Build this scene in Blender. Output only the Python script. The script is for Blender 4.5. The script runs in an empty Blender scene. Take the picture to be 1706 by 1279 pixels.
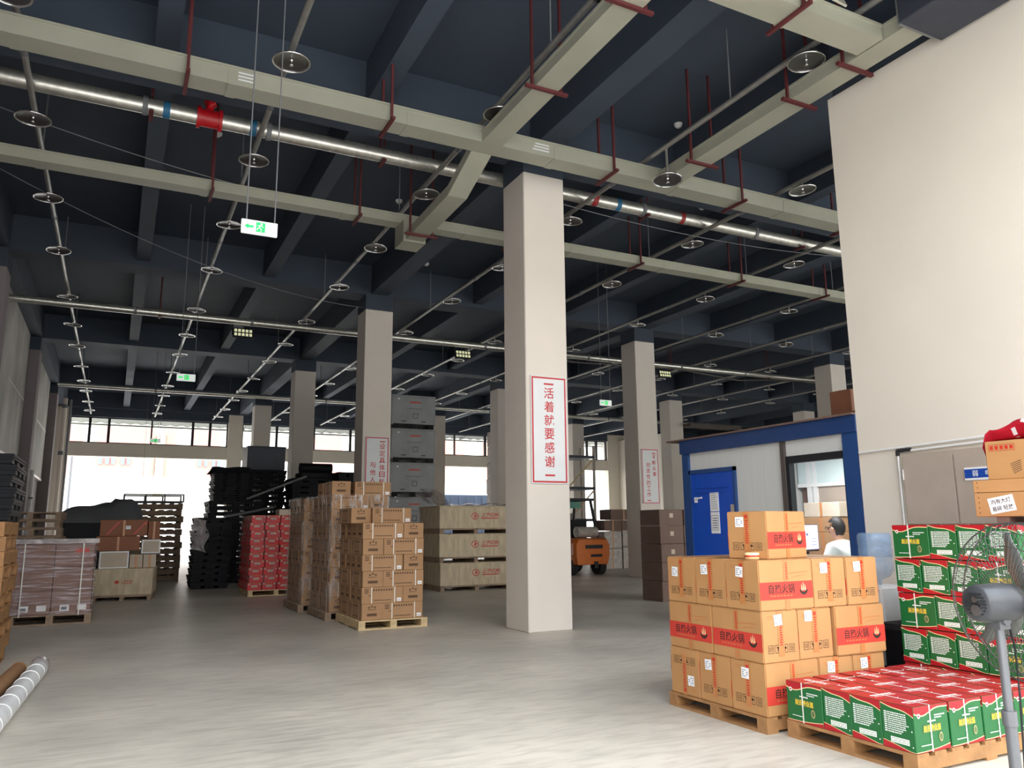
import bpy, bmesh, math, random
from mathutils import Vector, Matrix

R = math.radians
random.seed(7)
sc = bpy.context.scene
col = sc.collection

# ------------------------------------------------------------------ camera
FPX, YAW, PITCH, ROLL, HC = 1300.72, R(26.7885), R(10.3408), R(-0.5121), 1.33
_fw = Vector((math.sin(YAW) * math.cos(PITCH), math.cos(YAW) * math.cos(PITCH), math.sin(PITCH)))
_rt = Vector((math.cos(YAW), -math.sin(YAW), 0))
_up = _rt.cross(_fw)
_r2 = math.cos(ROLL) * _rt + math.sin(ROLL) * _up
_u2 = -math.sin(ROLL) * _rt + math.cos(ROLL) * _up
cd = bpy.data.cameras.new('camera')
cam = bpy.data.objects.new('camera', cd)
col.objects.link(cam)
m3 = Matrix((_r2, _u2, -_fw)).transposed().to_4x4()
m3.translation = (0, 0, HC)
cam.matrix_world = m3
cd.sensor_width = 36
cd.lens = 36 * FPX / 1706
cd.clip_end = 500
sc.camera = cam


def proj(x, y, z):
    v = Vector((x, y, z - HC))
    c = v.dot(_fw)
    if c < 0.3:
        return None
    return 853 + FPX * v.dot(_r2) / c, 639.5 - FPX * v.dot(_u2) / c


def inframe(x, y, z, m=60):
    q = proj(x, y, z)
    return q is not None and -m < q[0] < 1706 + m and -m < q[1] < 1279 + m


# ------------------------------------------------------------------ sky and exposure
w = bpy.data.worlds.new('overcast_sky')
sc.world = w
w.use_nodes = True
nt = w.node_tree
bg = nt.nodes['Background']
tc = nt.nodes.new('ShaderNodeTexCoord')
sx = nt.nodes.new('ShaderNodeSeparateXYZ')
cr = nt.nodes.new('ShaderNodeValToRGB')
nt.links.new(tc.outputs['Generated'], sx.inputs[0])
nt.links.new(sx.outputs['Z'], cr.inputs['Fac'])
cr.color_ramp.elements[0].position = 0.0
cr.color_ramp.elements[0].color = (1.0, 0.985, 0.95, 1)
cr.color_ramp.elements[1].position = 0.8
cr.color_ramp.elements[1].color = (0.86, 0.92, 1.0, 1)
nt.links.new(cr.outputs['Color'], bg.inputs['Color'])
bg.inputs['Strength'].default_value = 4.5
sc.view_settings.view_transform = 'Standard'
sc.view_settings.look = 'None'
sc.view_settings.gamma = 1.0
sc.view_settings.exposure = 0.54
sc.view_settings.use_curve_mapping = False


def portal(name, x0, x1, z0, z1, y, into):
    l = bpy.data.lights.new(name, 'AREA')
    l.shape = 'RECTANGLE'
    l.size = x1 - x0
    l.size_y = z1 - z0
    l.cycles.is_portal = True
    o = bpy.data.objects.new(name, l)
    col.objects.link(o)
    o.location = ((x0 + x1) / 2, y, (z0 + z1) / 2)
    o.rotation_euler = (R(90) if into > 0 else R(-90), 0, 0)


portal('dock_daylight_portal', -2.3, 6.9, 0, 6.2, 1.5, 1)
portal('second_gate_portal', 9.6, 34.5, 0, 6.2, 1.5, 1)
portal('window_daylight_portal', -2.0, 26, 0.0, 6.2, 38.95, -1)

# ------------------------------------------------------------------ materials
MATS = {}


def lin(c):
    return tuple((x / 12.92 if x <= 0.04045 else ((x + 0.055) / 1.055) ** 2.4) for x in [v / 255 for v in c])


def mat(name, rgb, rough=0.6, metal=0.0, var=0.08, scale=6.0, bump=0.0, bscale=60.0, stretch=None, spec=0.5, emit=None, estr=0.0):
    m = bpy.data.materials.new(name)
    m.use_nodes = True
    n = m.node_tree
    b = n.nodes['Principled BSDF']
    c = lin(rgb)
    b.inputs['Roughness'].default_value = rough
    b.inputs['Metallic'].default_value = metal
    b.inputs['Specular IOR Level'].default_value = spec
    b.inputs['Base Color'].default_value = (*c, 1)
    if var or bump:
        t = n.nodes.new('ShaderNodeTexCoord')
        src = t.outputs['Object']
        if stretch:
            mp = n.nodes.new('ShaderNodeMapping')
            mp.inputs['Scale'].default_value = stretch
            n.links.new(src, mp.inputs['Vector'])
            src = mp.outputs['Vector']
    if var:
        nz = n.nodes.new('ShaderNodeTexNoise')
        nz.inputs['Scale'].default_value = scale
        nz.inputs['Detail'].default_value = 4
        n.links.new(src, nz.inputs['Vector'])
        r = n.nodes.new('ShaderNodeValToRGB')
        r.color_ramp.elements[0].position = 0.3
        r.color_ramp.elements[1].position = 0.7
        r.color_ramp.elements[0].color = (*[x * (1 - var) for x in c], 1)
        r.color_ramp.elements[1].color = (*[min(1, x * (1 + var)) for x in c], 1)
        n.links.new(nz.outputs['Fac'], r.inputs['Fac'])
        n.links.new(r.outputs['Color'], b.inputs['Base Color'])
    if bump:
        nb = n.nodes.new('ShaderNodeTexNoise')
        nb.inputs['Scale'].default_value = bscale
        nb.inputs['Detail'].default_value = 3
        n.links.new(src, nb.inputs['Vector'])
        bp = n.nodes.new('ShaderNodeBump')
        bp.inputs['Strength'].default_value = bump
        bp.inputs['Distance'].default_value = 0.01
        n.links.new(nb.outputs['Fac'], bp.inputs['Height'])
        n.links.new(bp.outputs['Normal'], b.inputs['Normal'])
    if emit:
        b.inputs['Emission Color'].default_value = (*lin(emit), 1)
        b.inputs['Emission Strength'].default_value = estr
    MATS[name] = m
    return m


def film_mat(name, lo, hi, stretch, scale, tint=(235, 232, 238), rough=0.15):
    m = bpy.data.materials.new(name)
    m.use_nodes = True
    n = m.node_tree
    n.nodes.clear()
    out = n.nodes.new('ShaderNodeOutputMaterial')
    mix = n.nodes.new('ShaderNodeMixShader')
    tr = n.nodes.new('ShaderNodeBsdfTransparent')
    gl = n.nodes.new('ShaderNodeBsdfPrincipled')
    gl.inputs['Base Color'].default_value = (*lin(tint), 1)
    gl.inputs['Roughness'].default_value = rough
    t = n.nodes.new('ShaderNodeTexCoord')
    mp = n.nodes.new('ShaderNodeMapping')
    mp.inputs['Scale'].default_value = stretch
    nz = n.nodes.new('ShaderNodeTexNoise')
    nz.inputs['Scale'].default_value = scale
    nz.inputs['Detail'].default_value = 5
    nz.inputs['Distortion'].default_value = 0.6
    mr = n.nodes.new('ShaderNodeMapRange')
    mr.inputs['From Min'].default_value = 0.46
    mr.inputs['From Max'].default_value = 0.74
    mr.inputs['To Min'].default_value = lo
    mr.inputs['To Max'].default_value = hi
    bp = n.nodes.new('ShaderNodeBump')
    bp.inputs['Strength'].default_value = 0.8
    bp.inputs['Distance'].default_value = 0.02
    L = n.links.new
    L(t.outputs['Object'], mp.inputs['Vector'])
    L(mp.outputs['Vector'], nz.inputs['Vector'])
    L(nz.outputs['Fac'], mr.inputs['Value'])
    L(nz.outputs['Fac'], bp.inputs['Height'])
    L(bp.outputs['Normal'], gl.inputs['Normal'])
    L(mr.outputs['Result'], mix.inputs['Fac'])
    L(tr.outputs[0], mix.inputs[1])
    L(gl.outputs[0], mix.inputs[2])
    L(mix.outputs[0], out.inputs['Surface'])
    MATS[name] = m
    return m


def glass_mat(name, fac, tint=(255, 255, 255), rough=0.03):
    m = bpy.data.materials.new(name)
    m.use_nodes = True
    n = m.node_tree
    n.nodes.clear()
    out = n.nodes.new('ShaderNodeOutputMaterial')
    mix = n.nodes.new('ShaderNodeMixShader')
    tr = n.nodes.new('ShaderNodeBsdfTransparent')
    tr.inputs['Color'].default_value = (*lin(tint), 1)
    gl = n.nodes.new('ShaderNodeBsdfGlossy')
    gl.inputs['Roughness'].default_value = rough
    mix.inputs['Fac'].default_value = fac
    n.links.new(tr.outputs[0], mix.inputs[1])
    n.links.new(gl.outputs[0], mix.inputs[2])
    n.links.new(mix.outputs[0], out.inputs['Surface'])
    MATS[name] = m


def floor_mat():
    m = bpy.data.materials.new('sealed_concrete')
    m.use_nodes = True
    n = m.node_tree
    b = n.nodes['Principled BSDF']
    L = n.links.new
    t = n.nodes.new('ShaderNodeTexCoord')

    def noise(sc_, det, st=None, dist=0.0):
        z = n.nodes.new('ShaderNodeTexNoise')
        z.inputs['Scale'].default_value = sc_
        z.inputs['Detail'].default_value = det
        z.inputs['Distortion'].default_value = dist
        if st:
            mp = n.nodes.new('ShaderNodeMapping')
            mp.inputs['Scale'].default_value = st
            mp.inputs['Rotation'].default_value = (0, 0, R(25))
            L(t.outputs['Object'], mp.inputs['Vector'])
            L(mp.outputs['Vector'], z.inputs['Vector'])
        else:
            L(t.outputs['Object'], z.inputs['Vector'])
        return z
    a = noise(0.7, 6)
    r = n.nodes.new('ShaderNodeValToRGB')
    r.color_ramp.elements[0].position = 0.28
    r.color_ramp.elements[1].position = 0.74
    r.color_ramp.elements[0].color = (*lin((186, 180, 168)), 1)
    r.color_ramp.elements[1].color = (*lin((224, 216, 202)), 1)
    L(a.outputs['Fac'], r.inputs['Fac'])
    s = noise(5.0, 7, (0.6, 3.0, 1), 0.8)
    r2 = n.nodes.new('ShaderNodeValToRGB')
    r2.color_ramp.elements[0].position = 0.3
    r2.color_ramp.elements[1].position = 0.56
    r2.color_ramp.elements[0].color = (0.6, 0.6, 0.61, 1)
    r2.color_ramp.elements[1].color = (1, 1, 1, 1)
    L(s.outputs['Fac'], r2.inputs['Fac'])
    mx = n.nodes.new('ShaderNodeMixRGB')
    mx.blend_type = 'MULTIPLY'
    mx.inputs['Fac'].default_value = 0.55
    L(r.outputs['Color'], mx.inputs[1])
    L(r2.outputs['Color'], mx.inputs[2])
    L(mx.outputs['Color'], b.inputs['Base Color'])
    mr = n.nodes.new('ShaderNodeMapRange')
    mr.inputs['To Min'].default_value = 0.3
    mr.inputs['To Max'].default_value = 0.6
    L(s.outputs['Fac'], mr.inputs['Value'])
    L(mr.outputs['Result'], b.inputs['Roughness'])
    b.inputs['Specular IOR Level'].default_value = 0.4
    bp = n.nodes.new('ShaderNodeBump')
    bp.inputs['Strength'].default_value = 0.12
    bp.inputs['Distance'].default_value = 0.02
    nb = noise(18, 4)
    L(nb.outputs['Fac'], bp.inputs['Height'])
    L(bp.outputs['Normal'], b.inputs['Normal'])
    MATS['floor'] = m


floor_mat()
mat('navy', (62, 72, 86), 0.75, var=0.06, scale=1.5)
mat('navy_face', (52, 60, 75), 0.8, var=0.06)
mat('white_wall', (222, 214, 202), 0.8, var=0.03, scale=1.2, bump=0.15, bscale=9)
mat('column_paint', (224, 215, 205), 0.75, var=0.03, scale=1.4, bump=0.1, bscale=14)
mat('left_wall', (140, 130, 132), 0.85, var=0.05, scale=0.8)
mat('far_wall', (230, 222, 208), 0.8, var=0.04, scale=0.8)
mat('mottled_board', (176, 173, 168), 0.75, var=0.55, scale=1.0, bump=0.5, bscale=4, stretch=(1, 0.6, 0.35))
mat('black_frame', (25, 27, 32), 0.5, var=0)
mat('tray_metal', (168, 168, 152), 0.5, metal=0.15, var=0.06, scale=2)
mat('galvanised', (214, 212, 204), 0.3, metal=0.8, var=0.15, scale=14, bump=0.1, bscale=30)
mat('sprinkler_pipe', (165, 163, 158), 0.4, metal=0.6, var=0.12, scale=8)
mat('chrome', (225, 225, 225), 0.14, metal=1.0, var=0)
mat('disc_metal', (118, 118, 118), 0.3, metal=0.9, var=0)  # silver plate darkened to hold the dark reflection on its underside
mat('hanger_red', (90, 36, 39), 0.6, var=0.1)
mat('teal', (92, 150, 134), 0.5, var=0)
mat('red_paint', (150, 42, 44), 0.5, var=0.08)
mat('valve_red', (190, 22, 34), 0.35, var=0.05)
mat('blue_band', (40, 110, 150), 0.5, var=0)
mat('rod_grey', (120, 122, 126), 0.5, var=0.05)
mat('wire_dark', (70, 74, 82), 0.6, var=0)
mat('white_plastic', (228, 228, 226), 0.4, var=0.02)
mat('exit_face', (222, 226, 224), 0.4, var=0, emit=(235, 245, 240), estr=0.28)
mat('exit_green', (0, 190, 90), 0.4, var=0, emit=(0, 225, 100), estr=0.6)
mat('led', (235, 235, 190), 0.3, var=0, emit=(235, 235, 190), estr=0.35)
mat('sign_white', (226, 228, 230), 0.45, var=0.02)
mat('sign_red', (196, 44, 52), 0.5, var=0)
mat('wood', (158, 116, 74), 0.7, var=0.22, scale=9, stretch=(1, 1, 1), bump=0.2, bscale=30)
mat('wood_grey', (150, 128, 108), 0.75, var=0.25, scale=9, bump=0.2, bscale=30)
mat('wood_pale', (205, 180, 138), 0.7, var=0.18, scale=11, bump=0.2, bscale=30)
mat('plywood', (196, 180, 152), 0.65, var=0.2, scale=7, stretch=(1.6, 1.6, 0.5), bump=0.15, bscale=22)
mat('carton_orange', (181, 134, 85), 0.7, var=0.05, scale=4, bump=0.08, bscale=14)
mat('carton_brown', (166, 128, 92), 0.75, var=0.07, scale=4, bump=0.08, bscale=14)
mat('carton_red_brown', (140, 92, 68), 0.75, var=0.08, scale=4)
mat('carton_dark', (112, 90, 80), 0.75, var=0.08, scale=4)
mat('carton_purple', (138, 108, 98), 0.75, var=0.1, scale=4)
mat('carton_beige', (192, 178, 160), 0.75, var=0.06, scale=4)
mat('band_red', (196, 58, 46), 0.6, var=0.03)
mat('tape', (184, 122, 72), 0.3, var=0.08, scale=14)
mat('tape_red', (186, 52, 36), 0.4, var=0)
mat('ink', (44, 34, 28), 0.7, var=0)
mat('ink_brown', (92, 66, 46), 0.75, var=0)
mat('print_faint', (188, 116, 66), 0.75, var=0)
mat('paper', (236, 236, 238), 0.6, var=0.02)
mat('paper_ink', (110, 115, 135), 0.6, var=0)
mat('green', (22, 100, 50), 0.4, var=0.04, scale=5)
mat('green_red', (172, 24, 36), 0.38, var=0.05, scale=8)
mat('cream', (240, 214, 160), 0.5, var=0)
mat('print_white', (232, 240, 232), 0.5, var=0)
mat('print_yellow', (250, 214, 50), 0.5, var=0)
mat('print_olive', (90, 110, 66), 0.5, var=0)
mat('strap', (226, 226, 220), 0.35, var=0)
mat('red_box', (206, 38, 46), 0.45, var=0.06)
mat('red_box_lid', (190, 122, 70), 0.6, var=0.06)
mat('black_plastic', (15, 17, 23), 0.55, var=0.15, scale=5, spec=0.18)
mat('dark_cover', (36, 38, 44), 0.6, spec=0.25, var=0.12, scale=3, bump=0.4, bscale=6)
mat('tarp', (88, 90, 94), 0.6, var=0.12, scale=2, bump=0.5, bscale=5)
mat('steel_grey', (134, 136, 138), 0.5, metal=0.2, var=0.1, scale=3)
mat('steel_dark', (58, 62, 74), 0.5, metal=0.2, var=0.08)
mat('office_blue', (32, 68, 122), 0.4, var=0.05)
mat('office_blue_dark', (28, 58, 108), 0.45, var=0.06)
mat('door_blue', (14, 76, 186), 0.35, var=0.05)
mat('sandwich', (208, 210, 208), 0.45, var=0.03, stretch=(1, 6, 0.3), scale=4)
mat('alu_dark', (92, 84, 80), 0.45, metal=0.3, var=0.05)
mat('office_inner', (206, 220, 220), 0.7, var=0.02)
mat('cabinet_grey', (172, 158, 146), 0.5, var=0.06, scale=3)
mat('sign_blue', (24, 70, 160), 0.4, var=0)
mat('cloth_red', (196, 16, 48), 0.8, var=0.08)
mat('cloth_white', (232, 230, 230), 0.85, var=0.03)
mat('fan_black', (62, 64, 68), 0.35, var=0.05)
mat('fan_pole', (112, 114, 118), 0.4, metal=0.5, var=0.05)
mat('fan_wire', (90, 90, 86), 0.4, metal=0.5, var=0)
mat('blade', (120, 122, 120), 0.4, metal=0.4, var=0)
mat('forklift_orange', (206, 108, 34), 0.4, var=0.08)
mat('rubber', (30, 30, 32), 0.8, var=0.05)
mat('skin', (198, 148, 120), 0.6, var=0.03)
mat('hair', (24, 20, 20), 0.6, var=0.1)
mat('shirt', (226, 230, 228), 0.8, var=0.02, bump=0.2, bscale=12)
mat('trousers', (40, 44, 58), 0.8, var=0.05)
mat('screen', (205, 212, 245), 0.3, var=0, emit=(205, 212, 250), estr=0.4)
mat('screen_line', (90, 95, 150), 0.4, var=0)
mat('desk', (170, 160, 148), 0.5, var=0.05)
mat('kraft', (150, 112, 78), 0.7, var=0.06)
mat('white_wrap', (222, 224, 226), 0.35, var=0.06, scale=9, bump=0.6, bscale=12)
mat('yard', (214, 210, 202), 0.9, var=0.04)
mat('out_white', (240, 238, 232), 0.9, var=0)
mat('out_red', (196, 138, 128), 0.9, var=0)
mat('out_glass', (108, 130, 150), 0.5, var=0)
mat('out_beige', (182, 170, 146), 0.9, var=0)
mat('out_dark', (96, 98, 102), 0.8, var=0)
mat('blocker_facade', (190, 184, 172), 0.9, var=0.03)
mat('out_blue', (84, 98, 122), 0.6, var=0.05)
mat('awning', (120, 124, 116), 0.7, var=0.1)
mat('wrapped_white', (170, 162, 154), 0.5, var=0.2, scale=9, bump=0.3, bscale=12)
mat('lamp_glow', (255, 255, 255), 0.4, var=0, emit=(255, 255, 250), estr=6)
glass_mat('glass', 0.07)
film_mat('water_plastic', 0.3, 0.5, (1, 1, 1), 9.0, (150, 178, 208), 0.12)
film_mat('water', 0.25, 0.4, (1, 1, 1), 4.0, (120, 156, 196), 0.12)
film_mat('film', 0.04, 0.8, (1.0, 1.0, 11), 3.0, (215, 200, 206))
film_mat('film_vertical', 0.03, 0.7, (6, 6, 1.6), 3.0, (214, 204, 200))
film_mat('film_light', 0.03, 0.3, (5, 5, 1.4), 2.6, (190, 150, 160))
film_mat('loose_film', 0.45, 0.95, (1, 1, 1), 5.0, (215, 205, 208), 0.1)

# ------------------------------------------------------------------ text meshes (Blender's own font)
TEXTS = ['活', '着', '就', '要', '感', '谢', '设', '定', '具', '体', '目', '标', '与', '他', '人', '不', '断', '从', '事', '创', '造', '性', '的', '工', '作',
         '自热火锅', '赵氏养众酒', '上港红树', '弱', '电', '内有大灯', '易碎 轻放', '一']
_tmp = []
for s in TEXTS:
    cu = bpy.data.curves.new('t', 'FONT')
    cu.body = s
    cu.size = 1
    cu.resolution_u = 2
    cu.offset = 0.011
    o = bpy.data.objects.new('t', cu)
    col.objects.link(o)
    _tmp.append((s, o))
bpy.context.view_layer.update()
dg = bpy.context.evaluated_depsgraph_get()
TM = {}
for s, o in _tmp:
    me = o.evaluated_get(dg).to_mesh()
    vs = [(v.co.x, v.co.y) for v in me.vertices]
    fs = [tuple(p.vertices) for p in me.polygons]
    if vs:
        x0, x1 = min(v[0] for v in vs), max(v[0] for v in vs)
        y0, y1 = min(v[1] for v in vs), max(v[1] for v in vs)
        TM[s] = ([(v[0] - (x0 + x1) / 2, v[1] - (y0 + y1) / 2) for v in vs], fs, x1 - x0, y1 - y0)
    o.evaluated_get(dg).to_mesh_clear()
for s, o in _tmp:
    cu = o.data
    bpy.data.objects.remove(o)
    bpy.data.curves.remove(cu)

# ------------------------------------------------------------------ mesh builder


def T(x, y, z):
    return Matrix.Translation((x, y, z))


def RX(a):
    return Matrix.Rotation(R(a), 4, 'X')


def RY(a):
    return Matrix.Rotation(R(a), 4, 'Y')


def RZ(a):
    return Matrix.Rotation(R(a), 4, 'Z')


class MB:
    def __init__(s):
        s.v, s.f, s.m, s.sm = [], [], [], []

    def add(s, vs, fs, mi=0, M=None, smooth=False):
        k = len(s.v)
        for v in vs:
            v = Vector(v)
            s.v.append(tuple(M @ v if M is not None else v))
        for f in fs:
            s.f.append([k + i for i in f])
            s.m.append(mi)
            s.sm.append(smooth)
        return s

    def box(s, x0, x1, y0, y1, z0, z1, mi=0, M=None):
        v = [(x, y, z) for x in (x0, x1) for y in (y0, y1) for z in (z0, z1)]
        f = [(0, 1, 3, 2), (4, 6, 7, 5), (0, 4, 5, 1), (2, 3, 7, 6), (0, 2, 6, 4), (1, 5, 7, 3)]
        return s.add(v, f, mi, M)

    def bar(s, p0, p1, wx, wz, mi=0):
        """rectangular bar from p0 to p1"""
        a, b = Vector(p0), Vector(p1)
        d = b - a
        q = d.to_track_quat('Y', 'Z').to_matrix().to_4x4()
        q.translation = a
        return s.box(-wx / 2, wx / 2, 0, d.length, -wz / 2, wz / 2, mi, q)

    def cyl(s, p0, p1, r, r1=None, n=12, mi=0, caps=True):
        a, b = Vector(p0), Vector(p1)
        d = b - a
        q = d.to_track_quat('Z', 'Y').to_matrix().to_4x4()
        q.translation = a
        r1 = r if r1 is None else r1
        v = []
        for i in range(n):
            t = 2 * math.pi * i / n
            v.append((r * math.cos(t), r * math.sin(t), 0))
        for i in range(n):
            t = 2 * math.pi * i / n
            v.append((r1 * math.cos(t), r1 * math.sin(t), d.length))
        s.add(v, [(i, (i + 1) % n, n + (i + 1) % n, n + i) for i in range(n)], mi, q, True)
        if caps:
            s.add(v, [tuple(range(n - 1, -1, -1)), tuple(range(n, 2 * n))], mi, q)
        return s

    def tube(s, pts, r, n=6, mi=0, closed=False):
        pts = [Vector(p) for p in pts]
        k = len(pts)
        v = []
        for i, p in enumerate(pts):
            a = pts[(i - 1) % k] if (closed or i) else p
            b = pts[(i + 1) % k] if (closed or i < k - 1) else p
            q = (b - a).to_track_quat('Z', 'Y').to_matrix()
            for j in range(n):
                t = 2 * math.pi * j / n
                v.append(p + q @ Vector((r * math.cos(t), r * math.sin(t), 0)))
        f = []
        for i in range(k if closed else k - 1):
            for j in range(n):
                a, b = i * n, ((i + 1) % k) * n
                f.append((a + j, a + (j + 1) % n, b + (j + 1) % n, b + j))
        return s.add(v, f, mi, None, True)

    def lathe(s, prof, n=20, mi=0, M=None):
        v, f = [], []
        k = len(prof)
        for i in range(n):
            t = 2 * math.pi * i / n
            for (r, z) in prof:
                v.append((r * math.cos(t), r * math.sin(t), z))
        for i in range(n):
            a, b = i * k, ((i + 1) % n) * k
            for j in range(k - 1):
                f.append((a + j, b + j, b + j + 1, a + j + 1))
        return s.add(v, f, mi, M, True)

    def quad(s, M, u0, u1, v0, v1, mi=0):
        return s.add([(u0, v0, 0), (u1, v0, 0), (u1, v1, 0), (u0, v1, 0)], [(0, 1, 2, 3)], mi, M)

    def strip(s, M, us, lo, hi, mi=0):
        """ribbon between two curves lo(u), hi(u)"""
        v = [(u, lo(u), 0) for u in us] + [(u, hi(u), 0) for u in us]
        k = len(us)
        return s.add(v, [(i, i + 1, k + i + 1, k + i) for i in range(k - 1)], mi, M)

    def frame(s, M, u0, u1, v0, v1, t, mi=0):
        s.quad(M, u0, u1, v0, v0 + t, mi).quad(M, u0, u1, v1 - t, v1, mi)
        return s.quad(M, u0, u0 + t, v0 + t, v1 - t, mi).quad(M, u1 - t, u1, v0 + t, v1 - t, mi)

    def text(s, M, st, width, u, v, mi=0, height=None):
        vs, fs, w_, h_ = TM[st]
        k = width / w_
        ky = k if height is None else height / h_
        return s.add([(u + a * k, v + b * ky, 0) for a, b in vs], fs, mi, M)

    def mesh(s, name, mats):
        me = bpy.data.meshes.new(name)
        me.from_pydata(s.v, [], s.f)
        me.polygons.foreach_set('material_index', s.m)
        me.polygons.foreach_set('use_smooth', s.sm)
        for m in mats:
            me.materials.append(MATS[m])
        me.update()
        return me


def face(side, L, W, H=None, e=0.0012):
    """matrix of a box face: u to the right, v up from the base, seen from outside"""
    if side == 'front':
        return T(0, -W / 2 - e, 0) @ RX(90)
    if side == 'back':
        return RZ(180) @ T(0, -W / 2 - e, 0) @ RX(90)
    if side == 'left':
        return RZ(-90) @ T(0, -L / 2 - e, 0) @ RX(90)
    if side == 'right':
        return RZ(90) @ T(0, -L / 2 - e, 0) @ RX(90)
    return T(0, 0, H + e)


MESH = {}


def cbox(key, L, W, H, bev, m, seg=1):
    if key in MESH:
        return MESH[key]
    bm = bmesh.new()
    bmesh.ops.create_cube(bm, size=1)
    for v in bm.verts:
        v.co = (v.co.x * L, v.co.y * W, (v.co.z + 0.5) * H)
    if bev:
        bmesh.ops.bevel(bm, geom=bm.edges[:], offset=bev, segments=seg, affect='EDGES')
    me = bpy.data.meshes.new(key)
    bm.to_mesh(me)
    bm.free()
    me.materials.append(MATS[m])
    MESH[key] = me
    return me


def obj(name, me, parent=None, loc=(0, 0, 0), rz=0.0, M=None):
    o = bpy.data.objects.new(name, me)
    col.objects.link(o)
    if parent is not None:
        o.parent = parent
    if M is not None:
        o.matrix_local = M
    else:
        o.location = loc
        o.rotation_euler = (0, 0, R(rz))
    return o


def tag(o, label=None, cat=None, group=None, kind=None):
    if label:
        o['label'] = label
    if cat:
        o['category'] = cat
    if group:
        o['group'] = group
    if kind:
        o['kind'] = kind
    return o


def thing(name, label, cat, me=None, loc=(0, 0, 0), rz=0.0, group=None):
    return tag(obj(name, me, None, loc, rz), label, cat, group)


def struct(name, me, label=None, loc=(0, 0, 0)):
    return tag(obj(name, me, None, loc), label, None, None, 'structure')


ORD = ['zeroth', 'first', 'second', 'third', 'fourth', 'fifth', 'sixth', 'seventh', 'eighth', 'ninth', 'tenth', 'eleventh', 'twelfth', 'thirteenth',
       'fourteenth', 'fifteenth', 'sixteenth', 'seventeenth', 'eighteenth', 'nineteenth', 'twentieth']


def jit(a):
    return random.uniform(-a, a)


# ================================================================== STRUCTURE
struct('floor', MB().box(-2.75, 36.5, 0.6, 38.8, -0.2, 0).mesh('floor', ['floor']), 'sealed grey concrete warehouse floor with scuff marks')
struct('ground', MB().box(-90, 120, -60, 0.6, -0.3, -0.02).box(-90, 120, 38.8, 160, -0.3, -0.02).mesh('ground', ['yard']), 'pale concrete yard outside the warehouse')

CX = [-2.0, 5.12, 12.57, 20.0]
CYn = [9.09, 16.88, 24.7, 32.5]
ZW, ZG, ZS, ZSL = 6.25, 6.6, 6.7, 7.3
ceil = struct('ceiling', MB().box(-2.75, 36.5, 1.5, 38.9, ZSL, ZSL + 0.2).mesh('ceiling', ['navy']), 'dark navy painted concrete ceiling with beams')
XB = [-2.33 + 2.483 * k for k in range(16)]
gm = MB().box(-2.6, 36.4, 0, 0.6, ZG, ZSL).mesh('girder', ['navy'])
for y in [1.7] + CYn + [38.2]:
    obj('girder', gm, ceil, (0, y, 0))
bm_n = MB().box(-0.125, 0.125, 1.7, 38.9, ZS, ZSL).mesh('beam', ['navy'])
bm_w = MB().box(-0.2, 0.2, 1.7, 38.9, ZG + 0.02, ZSL).mesh('beam_wide', ['navy'])
for k, x in enumerate(XB):
    obj('beam', bm_w if k % 3 == 0 else bm_n, ceil, (x, 0, 0))

COLS = {}
shaft = cbox('shaft', 0.65, 0.65, ZW, 0.012, 'column_paint')
head = MB().box(-0.325, 0.325, -0.325, 0.325, ZW, ZG).mesh('column_head', ['navy'])


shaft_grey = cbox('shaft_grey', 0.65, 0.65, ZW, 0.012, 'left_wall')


def column(x, y, label):
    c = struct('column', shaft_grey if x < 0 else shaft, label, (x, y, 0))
    obj('column_head', head, c)
    COLS[(round(x), round(y))] = c
    return c


main_col = column(5.12, 9.41, 'large pale square column in the middle with one column of red characters')
column(5.12, 17.2, 'pale square column with slogan behind the stacked cartons')
column(5.12, 25.0, 'pale square column behind the black pallet stacks')
column(5.10, 32.8, 'pale square column behind the dark grey box, near the windows')
column(12.57, 17.2, 'pale square column with two columns of red characters beside forklift')
column(12.4, 25.4, 'pale column half hidden by the big central column')
column(12.7, 32.8, 'pale column just right of the grey crate tower')
column(20.0, 17.2, 'pale column rising behind the office roof by the white wall')
column(19.8, 25.0, 'pale column between slogan column and blue office')
column(20.0, 32.8, 'distant pale column seen past the central column')
column(27.2, 25.0, 'distant pale column low above the office roof')
for y in (17.2, 25.0, 32.8):
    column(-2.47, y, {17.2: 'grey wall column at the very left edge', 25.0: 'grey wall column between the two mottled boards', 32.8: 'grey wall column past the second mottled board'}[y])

# left wall
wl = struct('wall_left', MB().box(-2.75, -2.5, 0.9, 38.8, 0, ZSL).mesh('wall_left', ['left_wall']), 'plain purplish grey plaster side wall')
for i, (y0, y1) in enumerate(((17.6, 24.6), (25.4, 32.4))):
    b = thing('wall_board', ['mottled grey wall board with white hem at the left edge', 'second mottled grey wall board, nearer the windows'][i], 'wall panel',
              MB().box(-0.04, 0.04, y0, y1, 3.12, 6.7).mesh('wall_board', ['mottled_board']), (-2.44, 0, 0))
    obj('hem', MB().box(-0.06, 0.06, y0, y1, 3.05, 3.12).mesh('hem', ['white_plastic']), b)
    obj('white_strip', MB().box(0.04, 0.06, y0 + 3.2, y1 - 0.2, 4.75, 4.79).mesh('white_strip', ['white_plastic']), b)  # thin white strip partway along the board
p = thing('downpipe', 'thin white downpipe below the second mottled board', 'pipe', MB().cyl((-2.12, 25.6, 0), (-2.12, 25.6, 3.0), 0.05).mesh('downpipe', ['white_plastic']))
obj('bracket', MB().box(-2.2, -2.04, 25.52, 25.68, 1.0, 1.05).box(-2.2, -2.04, 25.52, 25.68, 2.2, 2.25).mesh('bracket', ['rod_grey']), p)
p = thing('drain_pipe', 'tall cream drain pipe in the corner by the windows', 'pipe', MB().cyl((-2.08, 36.0, 0), (-2.08, 36.0, 6.6), 0.08).mesh('drain_pipe', ['far_wall']))
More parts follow.
